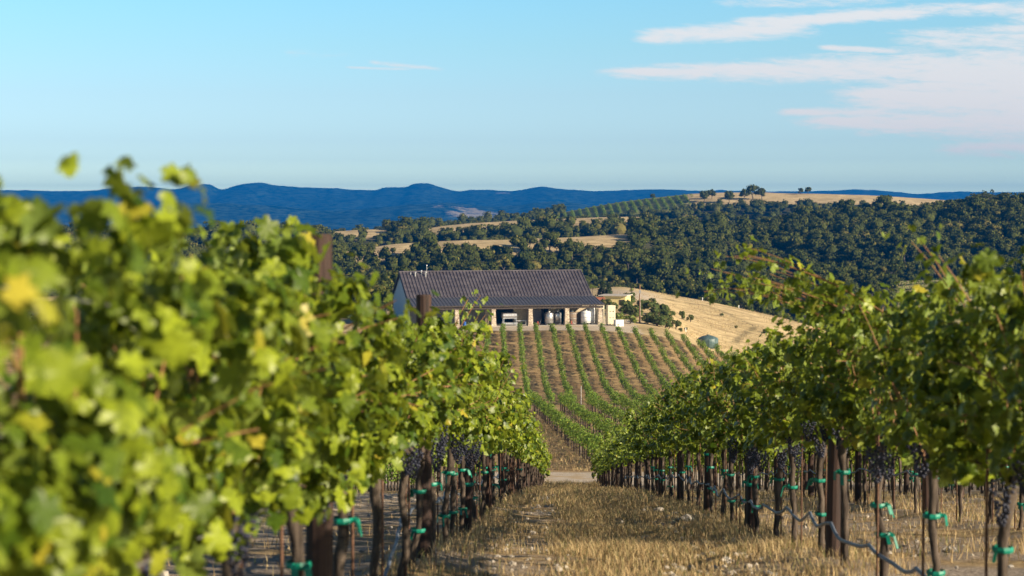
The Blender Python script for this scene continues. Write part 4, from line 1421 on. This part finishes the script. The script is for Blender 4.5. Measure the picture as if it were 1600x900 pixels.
B1 = [bush_mesh(600 + k, 1.0, .95, M_BUSH) for k in range(5)]
BS = stem_mesh(1, .9, .05, M_OAKBARK)
SHR = [  # photo x, world Y, radius, height factor, label
    (975, 398, 2.0, 'wide dark shrub behind the stacked bins'), (990, 392, 1.7, 'dark shrub left of the utility pole'),
    (1018, 400, 1.6, 'tall loose shrub just right of the utility pole'), (1032, 404, 2.1, 'large olive shrub in the middle of the pole side planting'),
    (1042, 398, 1.8, 'rounded olive shrub at the right of the large one'), (1013, 378, 1.5, 'low shrub at the top of the vine rows by the pole'),
    (1028, 376, 1.6, 'broad low shrub above the ends of the vine rows'), (1040, 377, 1.2, 'low shrub right of the broad low one'),
    (1056, 388, 1.3, 'dark shrub alone on the golden grass edge'), (1064, 386, .6, 'tiny shrub right of the dark lone one'),
    (1001, 412, 1.5, 'shrub behind the utility pole'), (982, 428, 1.6, 'dark green shrub below the gravel yard'),
    (1050, 420, .9, 'small dark shrub on the golden knoll'), (1079, 425, .9, 'small upright shrub on the golden knoll'),
    (1066, 424, .95, 'dark upright shrub left of the upright one on the knoll'), (1196, 440, .8, 'small shrub high on the right of the golden knoll'),
    (967, 379, 1.2, 'yellow green shrub beside the white crate'), (985, 374, 1.3, 'bright yellow green shrub above the vine rows'),
    (955, 404, 1.5, 'pale shrub behind the porch corner'), (947, 412, 1.5, 'olive shrub near the yellow shed'),
    (1215, 385, 1.6, 'brownish shrub low on the right of the golden knoll'), (1008, 385, .9, 'small shrub between the pole and the low shrub at its right'), (1022, 392, 1.2, 'middling shrub in front of the large olive one'),
    (612, 369, 1.0, 'low shrub against the foot of the pale blue gable'), (598, 371, 1.2, 'olive shrub second from the gable end'),
    (583, 372, 1.3, 'olive shrub third from the gable end'), (567, 371, 1.2, 'olive shrub fourth from the gable end'), (551, 372, 1.3, 'olive shrub nearest the left vine row'),
    (1046, 378, .8, 'little shrub at the lower right end of the planting'), (996, 400, 1.1, 'small shrub close left of the utility pole'),
    (1036, 416, .9, 'small shrub behind the large olive one'), (1010, 424, 1.0, 'small shrub halfway between pole and yard'),
    (1072, 402, .5, 'tiny tuft like shrub by the white marker box'), (1128, 452, .6, 'tiny shrub in the middle of the golden knoll'),
    (1150, 436, .5, 'tiny shrub beside the worn trail'), (1020, 440, 1.0, 'wind bent shrub above the planting'), (987, 444, 1.1, 'shrub at the yard edge')]
for i, (pxx, yv, R, lab) in enumerate(SHR):
    x = (pxx - 800) / 3000 * yv
    o = thing('shrub', lab, 'shrub', (x, yv, h1(x, yv)), i * 1.3, 'shrubs around the barn yard and knoll')
    up = 1.35 if 'upright' in lab or 'tall' in lab else .9
    R *= 1.2 if R > 1 else 1.1
    o.scale = (R, R, R * up)
    me = B1[i % 5]
    if 'yellow green' in lab:
        me = me.copy(); me.materials[0] = M_LIME
    link('leaves', me, o); link('stem', BS, o)


def conifer(name, label, pxx, yv, h, R, seed):
    r_ = np.random.default_rng(seed)
    x = (pxx - 800) / 3000 * yv
    o = thing(name, label, 'tree', (x, yv, h1(x, yv)), 0, 'conifers behind the barn')
    n = 900
    s = r_.random(n) ** .8
    a = r_.uniform(0, 6.28, n)
    rr = R * (1 - s) * r_.uniform(.55, 1.1, n) * (1 + .25 * np.sin(s * 40)) + .1
    P = np.stack([np.cos(a) * rr, np.sin(a) * rr, .4 + s * (h - .4)], 1)
    N_ = np.stack([np.cos(a) * .5, np.sin(a) * .5, r_.uniform(.3, 1, n)], 1) + r_.normal(0, .3, (n, 3))
    T_ = np.stack([np.cos(a), np.sin(a), -.3 + 0 * a], 1)
    v, f, rn = leaves_np(P, N_, T_, r_.uniform(.2, .42, n), r_, 2)
    link('crown', mesh_np('crown', v, f, M_CONIFER, rn), o)
    g = Geo(); g.tube([(0, 0, -.3), (0, 0, h * .9)], [.13, .03], 6)
    link('trunk', g.mesh('trunk', M_OAKBARK), o)


conifer('conifer', 'taller dark conifer behind the right end of the barn', 941, 440, 4.8, 1.35, 1)
conifer('conifer', 'shorter dark conifer right of the taller one behind the barn', 951, 438, 4.0, 1.2, 2)
# two young deciduous trees
for (pxx, yv, h, lab) in [(926, 452, 3.7, 'young bright green tree left of the conifers'), (987, 452, 2.2, 'small round sapling by the gravel yard')]:
    r_ = np.random.default_rng(int(pxx))
    x = (pxx - 800) / 3000 * yv
    o = thing('young_tree', lab, 'tree', (x, yv, h1(x, yv)), 0, 'young trees by the yard')
    v, f, rn = crown_np(r_, h * .32, h * .36, 7, 260, .1, shell=False)
    v[:, 2] += h * .68
    link('crown', mesh_np('crown', v, f, M_LIME, rn), o)
    g = Geo(); g.tube([(0, 0, -.2), (.03, 0, h * .5), (0, 0, h * .8)], [.07, .055, .03], 6)
    for k in range(4):
        g.tube([(0, 0, h * .45), (math.cos(k * 1.6) * h * .2, math.sin(k * 1.6) * h * .2, h * .78)], [.035, .015], 5)
    link('trunk', g.mesh('trunk', M_OAKBARK), o)

# ------------------------------------------------------------------ the barn
BZ = -23.0
BA = math.radians(14)
BORG = (-21.55, 372.0, BZ)
M_ROOF = simple('weathered_metal_roof', (0.08, 0.07, 0.082), (0.145, 0.128, 0.14), 1.2, 0.5, 0.35, 0.5, 0.05, (0.3, 1, 1))
M_PORCH = simple('porch_metal_roof', (0.09, 0.092, 0.11), (0.14, 0.142, 0.16), 1.5, 0.42, 0.4, 0.5, 0.05, (0.3, 1, 1))
M_GABLE = simple('pale_blue_board_wall', (0.30, 0.40, 0.50), (0.38, 0.48, 0.58), 6, 0.8, bstr=.2, stretch=(1, 6, .3))
M_STUCCO = simple('tan_stucco', (0.40, 0.33, 0.22), (0.52, 0.44, 0.31), 3, 0.9, bstr=.3)
M_DARKW = simple('dark_timber', (0.03, 0.024, 0.02), (0.07, 0.055, 0.045), 5, 0.8)
M_GREYW = simple('grey_siding', (0.12, 0.115, 0.11), (0.18, 0.17, 0.16), 4, 0.85)
M_CONC = simple('concrete', (0.38, 0.35, 0.30), (0.52, 0.48, 0.42), 4, 0.9, bstr=.3)
M_WHITE = simple('white_plastic', (0.68, 0.68, 0.68), (0.8, 0.8, 0.8), 3, 0.45, bstr=.05)
M_STEEL = simple('brushed_steel', (0.45, 0.45, 0.46), (0.6, 0.6, 0.61), 4, 0.35, 0.8, bstr=.05)
M_CREAM = simple('cream_plastic', (0.58, 0.53, 0.38), (0.70, 0.65, 0.50), 4, 0.6, bstr=.1)
M_BROWNBOX = simple('brown_wood_tank', (0.16, 0.12, 0.09), (0.25, 0.19, 0.14), 4, 0.8, bstr=.2, stretch=(6, 6, .3))
M_RED = simple('dull_red_metal', (0.22, 0.04, 0.03), (0.3, 0.07, 0.05), 5, 0.5)
M_YEL = simple('yellow_paint', (0.60, 0.50, 0.22), (0.68, 0.58, 0.30), 2, 0.6)
M_TEAL = simple('green_tank_plastic', (0.05, 0.09, 0.09), (0.10, 0.15, 0.15), 2, 0.45)
M_BLUE = simple('blue_barrel', (0.02, 0.08, 0.3), (0.03, 0.11, 0.4), 2, 0.4)
M_BRNROOF = simple('rust_roof', (0.20, 0.07, 0.035), (0.28, 0.11, 0.06), 3, 0.7)
M_POLEW = simple('pole_wood', (0.17, 0.09, 0.05), (0.30, 0.17, 0.10), 12, 0.85, stretch=(1, 1, .1))

# stone for the columns
ms, t = newmat('stacked_stone')
tcn = t.node('ShaderNodeTexCoord')
mp = t.node('ShaderNodeMapping'); mp.inputs['Scale'].default_value = (2.2, 2.2, 5.5); t.put(mp.inputs['Vector'], tcn.outputs['Object'])
vo = t.node('ShaderNodeTexVoronoi'); vo.inputs['Scale'].default_value = 1.0; t.put(vo.inputs['Vector'], mp.outputs[0])
vd = t.node('ShaderNodeTexVoronoi', feature='DISTANCE_TO_EDGE'); vd.inputs['Scale'].default_value = 1.0; t.put(vd.inputs['Vector'], mp.outputs[0])
sp_ = t.node('ShaderNodeSeparateColor'); t.put(sp_.inputs[0], vo.outputs['Color'])
c = t.mix(sp_.outputs[0], (0.34, 0.27, 0.20), (0.62, 0.53, 0.42))
c = t.mix(t.sstep(vd.outputs['Distance'], .07, .0), c, (0.15, 0.12, 0.10))
M_STONE = finish(ms, t, principled(t, c, 0.9, 0, .2, bump(t, t.sstep(vd.outputs['Distance'], 0, .12), .8, .04)))

barn = thing('barn', 'long barn with grey ribbed metal roof and open stone pillared porch', 'barn', BORG, BA)
L, HALF, RZ, BRZ, EZ, PD = 36.0, 8.0, 10.0, 5.35, 4.0, 6.0


def slab(g, a, b, c_, d, th):
    """thin roof sheet from four corners, thickness downwards"""
    v = [a, b, c_, d] + [(p[0], p[1], p[2] - th) for p in (a, b, c_, d)]
    g.add(v, [(0, 1, 2, 3), (7, 6, 5, 4), (0, 4, 5, 1), (1, 5, 6, 2), (2, 6, 7, 3), (3, 7, 4, 0)])


def ribs(g, x0, x1, step, ya, za, yb, zb, w, h):
    n = int((x1 - x0) / step)
    dy, dz = yb - ya, zb - za
    l = math.hypot(dy, dz)
    ny, nz = -dz / l, dy / l
    if nz < 0: ny, nz = -ny, -nz
    for i in range(n + 1):
        x = x0 + i * (x1 - x0) / n
        v = []
        for (yy_, zz_) in ((ya, za), (yb, zb)):
            v += [(x - w, yy_, zz_ - .01), (x + w, yy_, zz_ - .01), (x + w * .45, yy_ + ny * h, zz_ + nz * h), (x - w * .45, yy_ + ny * h, zz_ + nz * h)]
        g.add(v, [(0, 4, 5, 1), (1, 5, 6, 2), (2, 6, 7, 3), (3, 7, 4, 0), (0, 1, 2, 3), (7, 6, 5, 4)])


g = Geo()
slab(g, (-.35, -HALF, BRZ), (L + .35, -HALF, BRZ), (L + .35, 0, RZ), (-.35, 0, RZ), .16)
ribs(g, -.25, L + .25, .66, -HALF, BRZ, -.05, RZ, .16, .11)
slab(g, (-.35, .0, RZ), (L + .35, .0, RZ), (L + .35, HALF + .9, BRZ - .5), (-.35, HALF + .9, BRZ - .5), .16)
ribs(g, -.25, L + .25, .40, .05, RZ, HALF + .9, BRZ - .5, .085, .10)
roof = link('roof', g.mesh('roof', M_ROOF), barn)
g = Geo(); g.tube([(-.4, 0, RZ + .04), (L + .4, 0, RZ + .04)], .16, 6)
link('ridge_cap', g.mesh('ridge_cap', M_ROOF), roof)
g = Geo()
slab(g, (-.35, -HALF - PD, EZ), (L + 1.0, -HALF - PD, EZ), (L + .6, -HALF - .004, BRZ - .02), (-.35, -HALF - .004, BRZ - .02), .14)
ribs(g, -.25, L + .6, .66, -HALF - PD, EZ, -HALF, BRZ - .02, .08, .08)
pr = link('porch_roof', g.mesh('porch_roof', M_PORCH), barn)
g = Geo(); g.box(-.4, L + 1.0, -HALF - PD - .12, -HALF - PD - .003, EZ - .24, EZ + .02)
link('gutter', g.mesh('gutter', M_DARKW), pr)
# vents and mast on the roof
for i, (x, y, h_, r_) in enumerate([(1.7, -1.0, .55, .10), (2.6, -1.3, .9, .14), (3.9, -.8, .9, .12), (4.6, -1.5, 1.1, .13)]):
    z = RZ + y * (RZ - BRZ) / HALF
    g = Geo(); g.lathe([(r_, -.2), (r_, h_ * .7), (r_ * 1.7, h_ * .7), (r_ * 1.4, h_ * .85), (0.01, h_ * .95)], 10)
    link('vent', g.mesh('vent', M_GALV), barn, (x, y, z))
g = Geo(); g.tube([(0, 0, -.3), (0, 0, 1.5)], .03, 5); g.add(SPH_V * .13 + np.array([0, 0, 1.55]), SPH_F)
link('mast', g.mesh('mast', M_WHITE), barn, (5.0, -.6, RZ - .3))
# gable walls
for nm, x0, x1, mt in (('gable_wall', .0, .18, M_GABLE), ('gable_wall', L - .18, L, M_STUCCO)):
    g = Geo()
    prof = [(-HALF + .0, -.6), (HALF, -.6), (HALF, BRZ - .16), (0, RZ - .2), (-HALF, BRZ - .2)]
    v = [(x0, p[0], p[1]) for p in prof] + [(x1, p[0], p[1]) for p in prof]
    g.add(v, [(0, 1, 6, 5), (1, 2, 7, 6), (2, 3, 8, 7), (3, 4, 9, 8), (4, 0, 5, 9)])
    g.add([v[0], v[1], v[2], v[4]], [(3, 2, 1, 0)]); g.add([v[2], v[3], v[4]], [(2, 1, 0)])
    g.add([v[5], v[6], v[7], v[9]], [(0, 1, 2, 3)]); g.add([v[7], v[8], v[9]], [(0, 1, 2)])
    link(nm, g.mesh(nm, mt), barn)
# dark barge boards on the gable ends
for x0 in (-.42, L + .354):
    g = Geo()
    for s in (-1, 1):
        ye, ze = (-HALF, BRZ) if s < 0 else (HALF + .95, BRZ - .52)
        v = [(x0, 0, RZ - .02), (x0 + .07, 0, RZ - .02), (x0 + .07, ye, ze - .02), (x0, ye, ze - .02)]
        v += [(p[0], p[1], p[2] - .42) for p in v]
        g.add(v, [(0, 1, 2, 3), (7, 6, 5, 4), (0, 4, 5, 1), (1, 5, 6, 2), (2, 6, 7, 3), (3, 7, 4, 0)])
    link('barge_board', g.mesh('barge_board', M_DARKW), barn)
# back wall and front wall with openings
g = Geo(); g.box(.2, L - .2, HALF - .18, HALF - .02, -.6, BRZ - .2)
link('rear_wall', g.mesh('rear_wall', M_STUCCO), barn)
openings = [(16.6, 20.4, 3.2), (25.9, 27.3, 3.0), (29.9, 31.0, 2.6)]
g = Geo()
x = .2
fy0, fy1 = -HALF + .02, -HALF + .2
for (a, b, hh) in openings:
    g.box(x, a, fy0, fy1, -.6, BRZ - .2); g.box(a, b, fy0 + .002, fy1 - .002, hh, BRZ - .2)
    x = b
g.box(x, L - .2, fy0, fy1, -.6, BRZ - .2)
link('front_wall', g.mesh('front_wall', M_STUCCO), barn)
g = Geo(); g.box(.25, 14.9, fy0 - .06, fy0 - .004, .0, BRZ - .5)
link('timber_panel', g.mesh('timber_panel', M_GREYW), barn)
for (a, b, hh) in openings:
    g = Geo(); g.box(a - .12, a, fy0 - .07, fy1, -.1, hh + .1); g.box(b, b + .12, fy0 - .07, fy1, -.1, hh + .1); g.box(a - .12, b + .12, fy0 - .072, fy1 + .002, hh, hh + .14)
    link('door_frame', g.mesh('door_frame', M_DARKW), barn)
g = Geo(); g.box(25.95, 26.6, -HALF + .3, -HALF + .36, 0, 2.95)
link('door', g.mesh('door', M_DARKW), barn)
g = Geo(); g.box(.3, L + .8, -HALF - PD - .4, HALF - .2, -1.2, .05)
link('floor_slab', g.mesh('floor_slab', M_CONC), barn)
# rafters and beam of the porch
g = Geo()
for i in range(37):
    x = .1 + i
    v = [(x, -HALF - PD + .1, EZ - .15), (x + .1, -HALF - PD + .1, EZ - .15), (x + .1, -HALF, BRZ - .2), (x, -HALF, BRZ - .2)]
    v += [(p[0], p[1], p[2] - .14) for p in v]
    g.add(v, [(3, 2, 1, 0), (4, 5, 6, 7), (1, 5, 4, 0), (2, 6, 5, 1), (3, 7, 6, 2), (0, 4, 7, 3)])
link('rafters', g.mesh('rafters', M_DARKW), barn)
g = Geo(); g.box(.2, L + .8, -HALF - PD + .25, -HALF - PD + .5, EZ - .72, EZ - .34)
link('beam', g.mesh('beam', M_DARKW), barn)
for xc in (1.0, 8.1, 15.2, 22.4, 29.6, 36.2):
    g = Geo()
    w0, w1 = .48, .36
    yc = -HALF - PD + .45
    prof = [(w0 + .05, -1.0), (w0 + .05, .35), (w0 - .02, .36), (w1, EZ - .95), (w1 + .05, EZ - .94), (w1 + .05, EZ - .74)]
    v, f = [], []
    for (w_, z_) in prof:
        v += [(xc - w_, yc - w_, z_), (xc + w_, yc - w_, z_), (xc + w_, yc + w_, z_), (xc - w_, yc + w_, z_)]
    for i in range(len(prof) - 1):
        for j in range(4):
            f.append((i * 4 + j, i * 4 + (j + 1) % 4, i * 4 + 4 + (j + 1) % 4, i * 4 + 4 + j))
    f.append((len(v) - 4, len(v) - 3, len(v) - 2, len(v) - 1))
    g.add(v, f)
    link('column', g.mesh('column', M_STONE), barn)
for x in (17.0, 27.0, 33.0):
    g = Geo(); g.tube([(x, -HALF - 3, EZ - .0), (x, -HALF - 3, EZ - .5)], .02, 4); g.lathe([(.02, 0), (.28, -.2), (.3, -.24)], 12, (x, -HALF - 3, EZ - .5))
    link('lamp', g.mesh('lamp', M_GALV), barn)


def B(x, y, z=0.0):
    c, s = math.cos(BA), math.sin(BA)
    return (BORG[0] + x * c - y * s, BORG[1] + x * s + y * c, BZ + .05 + z)


def tank(name, label, x, y, r, h, mat, legs=True, dome=.25, grp='tanks under the porch'):
    o = thing(name, label, 'tank', B(x, y), BA, grp)
    lz = .35 if legs else 0
    g = Geo(); g.lathe([(0.01, lz), (r, lz), (r, lz + h), (r * .96, lz + h + .03), (r * .55, lz + h + dome * .75), (.01, lz + h + dome)], 28)
    link('body', g.mesh('body', mat, True), o)
    g = Geo(); g.lathe([(r * .3, 0), (r * .3, .14), (r * .34, .15), (r * .34, .2), (.01, .22)], 16, (0, 0, lz + h + dome * .8))
    link('lid', g.mesh('lid', M_STEEL), o)
    g = Geo()
    for q in (.12, .5, .9):
        z = lz + h * q
        g.lathe([(r + .003, z - .05), (r + .03, z - .02), (r + .03, z + .02), (r + .003, z + .05)], 28)
    link('band', g.mesh('band', M_STEEL), o)
    if legs:
        for k in range(4):
            a = k * 1.571 + .78
            g = Geo(); g.tube([(math.cos(a) * r * .8, math.sin(a) * r * .8, 0), (math.cos(a) * r * .8, math.sin(a) * r * .8, lz + .05)], .05, 6)
            link('leg', g.mesh('leg', M_STEEL), o)
    return o


Y0 = -HALF - PD
tank('steel_tank', 'pale steel tank left of the third visible stone column', 26.4, Y0 + 1.6, .85, 1.9, M_STEEL)
tank('steel_tank', 'half hidden grey tank behind the white stone column', 28.4, Y0 + 2.6, .7, 1.9, M_STEEL)
tank('wooden_tank', 'brown wooden vat between the stone columns', 31.2, Y0 + 2.4, 1.05, 2.35, M_BROWNBOX, False, .05)
tank('white_tank', 'largest white tank standing at the front of the right bay', 33.6, Y0 + 1.2, .95, 2.1, M_WHITE)
tank('white_tank', 'tall white domed tank behind the largest white one', 34.9, Y0 + 2.4, .85, 2.7, M_WHITE, True, .5)
tank('white_tank', 'white tank nearest the right corner column', 35.4, Y0 + 4.2, .7, 2.3, M_WHITE)
# pump, hoppers and clutter under the porch
for (x, y, mt, lab, cat, nm) in [(9.8, 1.3, M_BLUE, 'blue barrel left of the second stone column', 'barrel', 'barrel'),
                                 (30.6, .8, M_RED, 'small red pump cart in front of the wooden vat', 'pump', 'pump_cart'),
                                 (24.0, 1.0, M_RED, 'low red pump on the porch edge', 'pump', 'pump_cart')]:
    o = thing(nm, lab, cat, B(x, Y0 + y), BA)
    if nm == 'barrel':
        g = Geo(); g.lathe([(.01, 0), (.28, 0), (.3, .05), (.3, .4), (.315, .42), (.3, .44), (.3, .85), (.28, .9), (.01, .9)], 18); link('body', g.mesh('body', mt), o)
        g = Geo(); g.lathe([(.05, .9), (.05, .93), (.01, .94)], 8); link('cap', g.mesh('cap', M_WHITE), o)
    else:
        g = Geo(); g.box(-.4, .4, -.2, .2, .18, .26); g.lathe([(.01, 0), (.17, 0), (.17, .5), (.01, .5)], 14, (0, 0, .26)); link('motor', g.mesh('motor', mt), o)
        for s in (-1, 1):
            g = Geo(); g.tube([(-.3, s * .22, .16), (-.3, s * .28, .16)], .15, 12); link('wheel', g.mesh('wheel', M_DARKW), o)
        g = Geo(); g.tube([(.38, -.15, .25), (.6, -.15, .9), (.6, .15, .9), (.38, .15, .25)], .02, 5); link('handle', g.mesh('handle', M_STEEL), o)


def press(x, y):
    o = thing('grape_press', 'grey horizontal grape press on a stand below the porch', 'press', B(x, Y0 + y), BA)
    g = Geo(); pts = [(-1.5, 0, 1.9), (-1.3, 0, 1.9), (1.3, 0, 1.9), (1.5, 0, 1.9)]
    g.tube(pts, [.45, .62, .62, .45], 20); link('drum', g.mesh('drum', M_STEEL), o)
    g = Geo()
    for xx in (-1.2, 1.2):
        for yy_ in (-.5, .5):
            g.box(xx - .06, xx + .06, yy_ - .06, yy_ + .06, 0, 1.5)
    g.box(-1.4, 1.4, -.6, .6, 1.32, 1.42)
    link('stand', g.mesh('stand', M_STEEL), o)
    g = Geo(); g.box(-1.5, 1.5, -.7, .7, .35, .55); g.box(-1.45, 1.45, -.65, .65, .2, .35); link('tray', g.mesh('tray', M_STEEL), o)


press(18.8, 2.4)
# sorting table and hoses beside it
o = thing('sorting_table', 'low steel sorting table beside the grape press', 'table', B(20.9, Y0 + 1.6), BA)
g = Geo(); g.box(-1.1, 1.1, -.4, .4, .85, .98); link('table_top', g.mesh('table_top', M_STEEL), o)
for xx in (-1, 1):
    for yy_ in (-.33, .33):
        g = Geo(); g.box(xx - .04, xx + .04, yy_ - .04, yy_ + .04, 0, .85); link('leg', g.mesh('leg', M_STEEL), o)
# grey equipment cabinet in the bright bay
o = thing('equipment_cabinet', 'tall grey cabinet in the bay right of the fourth column', 'cabinet', B(24.5, Y0 + 4.2), BA)
g = Geo(); g.box(-.95, .95, -.5, .5, .1, 2.9); link('body', g.mesh('body', M_GREYW), o)
g = Geo(); g.box(-.9, -.02, -.53, -.503, .2, 2.8); link('door', g.mesh('door', M_GREYW), o)
g = Geo(); g.box(.02, .9, -.53, -.503, .2, 2.8); link('door', g.mesh('door', M_GREYW), o)
# wooden pallets leaning pile by the second column
def crate_mesh(w_, d, h_, slots=True):
    g = Geo()
    g.box(-w_, w_, -d, d, .12, h_)
    return g


o = thing('pallet_stack', 'pile of wooden pallets against the second stone column', 'pallets', B(14.2, Y0 + .9), BA)
for k in range(9):
    g = Geo()
    z = k * .16
    for q in range(5):
        g.box(-.55, .55, -.5 + q * .22, -.36 + q * .22, z + .1, z + .125)
    for q in (-.5, -.06, .4):
        g.box(q, q + .1, -.5, .52, z, z + .098)
    link('pallet', g.mesh('pallet', M_STONE if False else simple('pallet_wood%d' % k, (.25, .18, .11), (.42, .32, .21), 8)), o)

# stacked picking bins at the right corner
gb = Geo()
W2, D2, HB = .75, .65, 1.22
gb.box(-W2, W2, -D2, -D2 + .05, .14, HB); gb.box(-W2, W2, D2 - .05, D2, .14, HB)
gb.box(-W2, -W2 + .05, -D2 + .052, D2 - .052, .14, HB); gb.box(W2 - .05, W2, -D2 + .052, D2 - .052, .14, HB)
gb.box(-W2 + .052, W2 - .052, -D2 + .052, D2 - .052, .14, .2)
for q in (-.6, 0, .6):
    gb.box(q - .12, q + .12, -D2, D2, 0, .138)
for q in np.linspace(-.6, .6, 6):
    gb.box(q - .02, q + .02, -D2 - .03, -D2 - .002, .2, HB - .1)
MEB = gb.mesh('picking_bin', M_CREAM)
BN = ['bottom', 'middle', 'top']
for col, (x, y) in enumerate([(38.6, Y0 + 1.2), (37.2, Y0 + 4.0)]):
    for k in range(3):
        b = B(x, y, k * HB - .03)
        thing('picking_bin', 'cream picking bin, %s of the %s stack by the porch corner' % (BN[k], ['front', 'rear'][col]), 'bin',
              (b[0], b[1], b[2] + (0 if col == 0 else 0)), BA, 'stacked cream picking bins', MEB)
g = Geo(); g.box(-.8, .8, -.6, .6, 0, 1.15); g.box(-.84, .84, -.64, .64, 1.152, 1.22)
x = (967 - 800) / 3000 * 366
thing('white_crate', 'white crate with a lid right of the picking bins', 'crate', (x, 366, h1(x, 366)), .3, None, g.mesh('white_crate', M_WHITE))

# shed below the yard: beige flat roof, yellow wall
x = (958 - 800) / 3000 * 425
sh = thing('shed', 'low shed with pale flat roof and bright yellow wall behind the barn', 'shed', (x, 425, h1(x, 425) - .2), -.25)
g = Geo(); g.box(-1.6, 3.4, -3, 3, 0, 2.1); link('wall', g.mesh('wall', M_YEL), sh)
g = Geo(); g.box(-2.6, 3.8, -3.5, 3.5, 2.1, 2.3); link('roof', g.mesh('roof', M_CONC), sh)
g = Geo(); g.box(2.0, 3.2, -3.05, -3.003, 0, 1.3); link('door', g.mesh('door', M_DARKW), sh)
x = (931 - 800) / 3000 * 416
sh = thing('small_shed', 'small shed with rusty red brown roof behind the porch corner', 'shed', (x, 416, h1(x, 416) - .2), .3)
g = Geo(); g.box(-1.7, 1.7, -1.2, 1.2, 0, 1.7); link('wall', g.mesh('wall', M_STUCCO), sh)
g = Geo(); slab(g, (-2, -1.5, 1.65), (2, -1.5, 1.65), (2, 0, 2.5), (-2, 0, 2.5), .1); slab(g, (-2, 0, 2.498), (2, 0, 2.498), (2, 1.5, 1.65), (-2, 1.5, 1.65), .1)
link('roof', g.mesh('roof', M_BRNROOF), sh)

# utility pole
x = (1000 - 800) / 3000 * 378
up = thing('utility_pole', 'tall brown wooden utility pole right of the barn', 'pole', (x, 378, h1(x, 378)))
H_ = px_at(1000, 445, 378).z - h1(x, 378)
g = Geo(); g.tube([(0, 0, -.5), (0, 0, H_)], [.17, .12], 10); link('shaft', g.mesh('shaft', M_POLEW), up)
g = Geo(); g.box(-.18, .18, -.2, -.12, H_ - 1.7, H_ - 1.0); link('meter_box', g.mesh('meter_box', M_GALV), up)
g = Geo(); g.tube([(.1, -.1, 0), (.1, -.1, H_ - 1.2)], .03, 5); link('conduit', g.mesh('conduit', M_GALV), up)

# green water tank on the slope right of the vines
x = (1107 - 800) / 3000 * 374
o = thing('water_tank', 'dark green round water tank on the golden slope', 'tank', (x, 374, h1(x, 374) - .15))
g = Geo(); g.lathe([(.01, 0), (1.95, 0), (1.95, 1.9), (1.9, 1.95), (1.2, 2.3), (.4, 2.5), (.01, 2.5)], 32); link('body', g.mesh('body', M_TEAL, True), o)
g = Geo(); g.lathe([(.3, 0), (.3, .18), (.01, .2)], 14, (0, 0, 2.45)); link('lid', g.mesh('lid', M_TEAL), o)
for q in range(8):
    a = q * .785
    g = Geo(); g.box(1.94, 2.0, -.05, .05, .1, 1.85, Matrix.Rotation(a, 4, 'Z')); link('rib', g.mesh('rib', M_TEAL), o)
# tiny markers on the knoll
for (pxx, yv, lab) in [(1072, 398, 'white marker box on the golden slope below the knoll'), (1155, 480, 'white marker post on the crest of the golden knoll'),
                       (1098, 481, 'left marker post on the crest of the golden knoll')]:
    x = (pxx - 800) / 3000 * yv
    g = Geo(); g.box(-.09, .09, -.09, .09, -.2, .75); g.box(-.12, .12, -.12, .12, .752, .8)
    thing('marker_post', lab, 'marker', (x, yv, h1(x, yv)), 0, 'white marker posts on the golden slope', g.mesh('marker_post', M_WHITE))
# mast and roof far left on the wooded ridge
x = (211 - 800) / 3000 * 1100
g = Geo(); g.tube([(0, 0, 0), (0, 0, 10)], .12, 5)
o = thing('radio_mast', 'tiny white radio mast above the far left woods', 'mast', (x, 1100, h1(x, 1100)))
link('pole', g.mesh('pole', M_WHITE), o)
g = Geo(); g.lathe([(.01, 0), (.6, .1), (.6, 1.2), (.01, 1.3)], 10, (-.7, 0, 8.3)); link('dish', g.mesh('dish', M_WHITE), o)

print('OBJECTS', len(bpy.data.objects))
